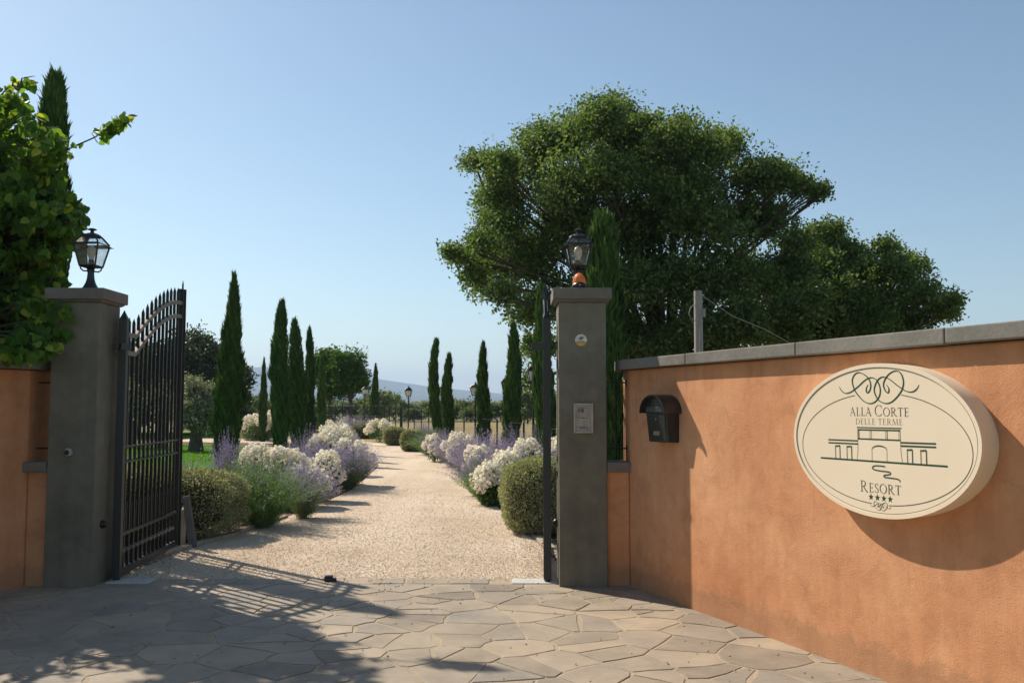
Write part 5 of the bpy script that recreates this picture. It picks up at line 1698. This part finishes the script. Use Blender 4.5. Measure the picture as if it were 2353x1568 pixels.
# hills
HX = [-9000, -5000, -3000, -2300, -1760, -1500, -1200, -874, -503, 111, 700, 1500, 3000, 9000]
HZ = [120, 215, 255, 262, 267, 270, 232, 190, 134, 76, 48, 30, 24, 20]
def hill_h(x, y):
    t = np.clip((y - 1500) / 4500, 0, 1)
    s = t ** 2.1
    h = np.interp(x, HX, HZ) * s
    return h + s * (7 * np.sin(x * .004 + y * .002) + 4 * np.sin(x * .011 - y * .006)) * 0.6 * (1 - t)
gx_ = np.linspace(-8500, 8500, 240); gy_ = np.linspace(1400, 8600, 110)
XX, YY = np.meshgrid(gx_, gy_)
ZZ = hill_h(XX, YY)
ZZ = np.where(YY > 6000, np.interp(XX, HX, HZ) * np.clip(1 - (YY - 6000) / 2600, 0, 1) ** 2, ZZ) - .5
V = np.stack([XX, YY, ZZ], -1).reshape(-1, 3)
nx = len(gx_)
I = np.arange((len(gy_) - 1) * nx).reshape(-1, nx)[:, :-1].ravel()
F = np.stack([I, I + 1, I + nx + 1, I + nx], 1)
tag(np_obj('hills', V, F, hillm, None, None, True), kind='structure')
# scattered woods on the plain and lower slopes
def woods():
    n = 5200
    y = 330 + 3600 * rng.random(n) ** 1.1
    x = rng.uniform(-.36, .12, n) * y
    dens = np.sin(x * .012 + y * .006) + np.sin(x * .005 - y * .011 + 1) + rng.normal(size=n) * .7
    ok = dens > -.2
    x, y = x[ok], y[ok]; n = len(x)
    z = np.maximum(hill_h(x, y), 0)
    s = (2.0 + 3.2 * rng.random(n)) * (1 + y / 5000)
    ico = [(0, 0, 1), (0, 0, -.3)] + [(math.cos(a) * .95, math.sin(a) * .95, .15) for a in np.arange(6) * PI / 3] + [(math.cos(a + .5) * .75, math.sin(a + .5) * .75, .68) for a in np.arange(6) * PI / 3]
    ico = np.array(ico)
    T = []
    for k in range(6):
        j = (k + 1) % 6
        T += [(2 + k, 2 + j, 8 + k), (2 + j, 8 + j, 8 + k), (8 + k, 8 + j, 0), (2 + j, 2 + k, 1)]
    T = np.array(T)
    v = ico[None] * (1 + rng.normal(size=(n, 14, 3)) * .14) * s[:, None, None] * np.array([1.1, 1.1, .8])
    V = (v + np.stack([x, y, z], -1)[:, None]).reshape(-1, 3)
    F = (T[None] + (np.arange(n) * 14)[:, None, None]).reshape(-1, 3)
    tag(np_obj('far_woods', V, F, farleaf, None, np.repeat(rng.random(n), len(T))), 'distant woods covering the plain and lower hill slopes', 'woods', kind='stuff')
woods()
for i, (x, y) in enumerate([(1062, 897), (1080, 904), (1098, 900), (1120, 905), (1135, 899), (1148, 908), (985, 906), (968, 912), (1010, 902), (1195, 912), (1205, 906), (915, 905), (1055, 910)]):
    Y = 2600 + 130 * (i % 6)
    X = gxy(x, Y); z = max(zat(y, Y), float(hill_h(np.array([X]), np.array([Y]))[0]))
    zg = float(hill_h(np.array([X]), np.array([Y]))[0])
    hs = thing('far_house', (X, Y, zg - 1), i * .7, 'tiny pale house on the far hillside', 'house', 'houses on the far hillside')
    w, d_, h = 8 + 3 * (i % 3), 6, max(6, min(14, z - zg + 4))
    MB().box(-w, w, -d_, d_, -2, h).build('walls', whitewall, hs)
    MB().add([(-w - .5, -d_ - .5, h + .01), (w + .5, -d_ - .5, h + .01), (w + .5, d_ + .5, h + .01), (-w - .5, d_ + .5, h + .01), (-w, 0, h + 3), (w, 0, h + 3)], [(0, 1, 5, 4), (2, 3, 4, 5), (1, 2, 5), (3, 0, 4), (3, 2, 1, 0)]).build('roof', rooft, hs)

# ------------------------------------------------------------------ air
hz = MB().box(-9600, 9600, -120, 9600, -1.1, 330).build('haze', stemm)
hm, nt, p = new_mat('haze_air')
nt.nodes.remove(p)
vol = nd(nt, 'ShaderNodeVolumePrincipled')
vol.inputs['Color'].default_value = (0.52, 0.70, 1.0, 1)
vol.inputs['Density'].default_value = 0.00018
vol.inputs['Anisotropy'].default_value = 0.2
lk(nt, vol.outputs[0], nt.nodes['Material Output'].inputs['Volume'])
hz.data.materials.clear(); hz.data.materials.append(hm)
tag(hz, 'pale summer haze filling the valley air', 'haze', kind='stuff')
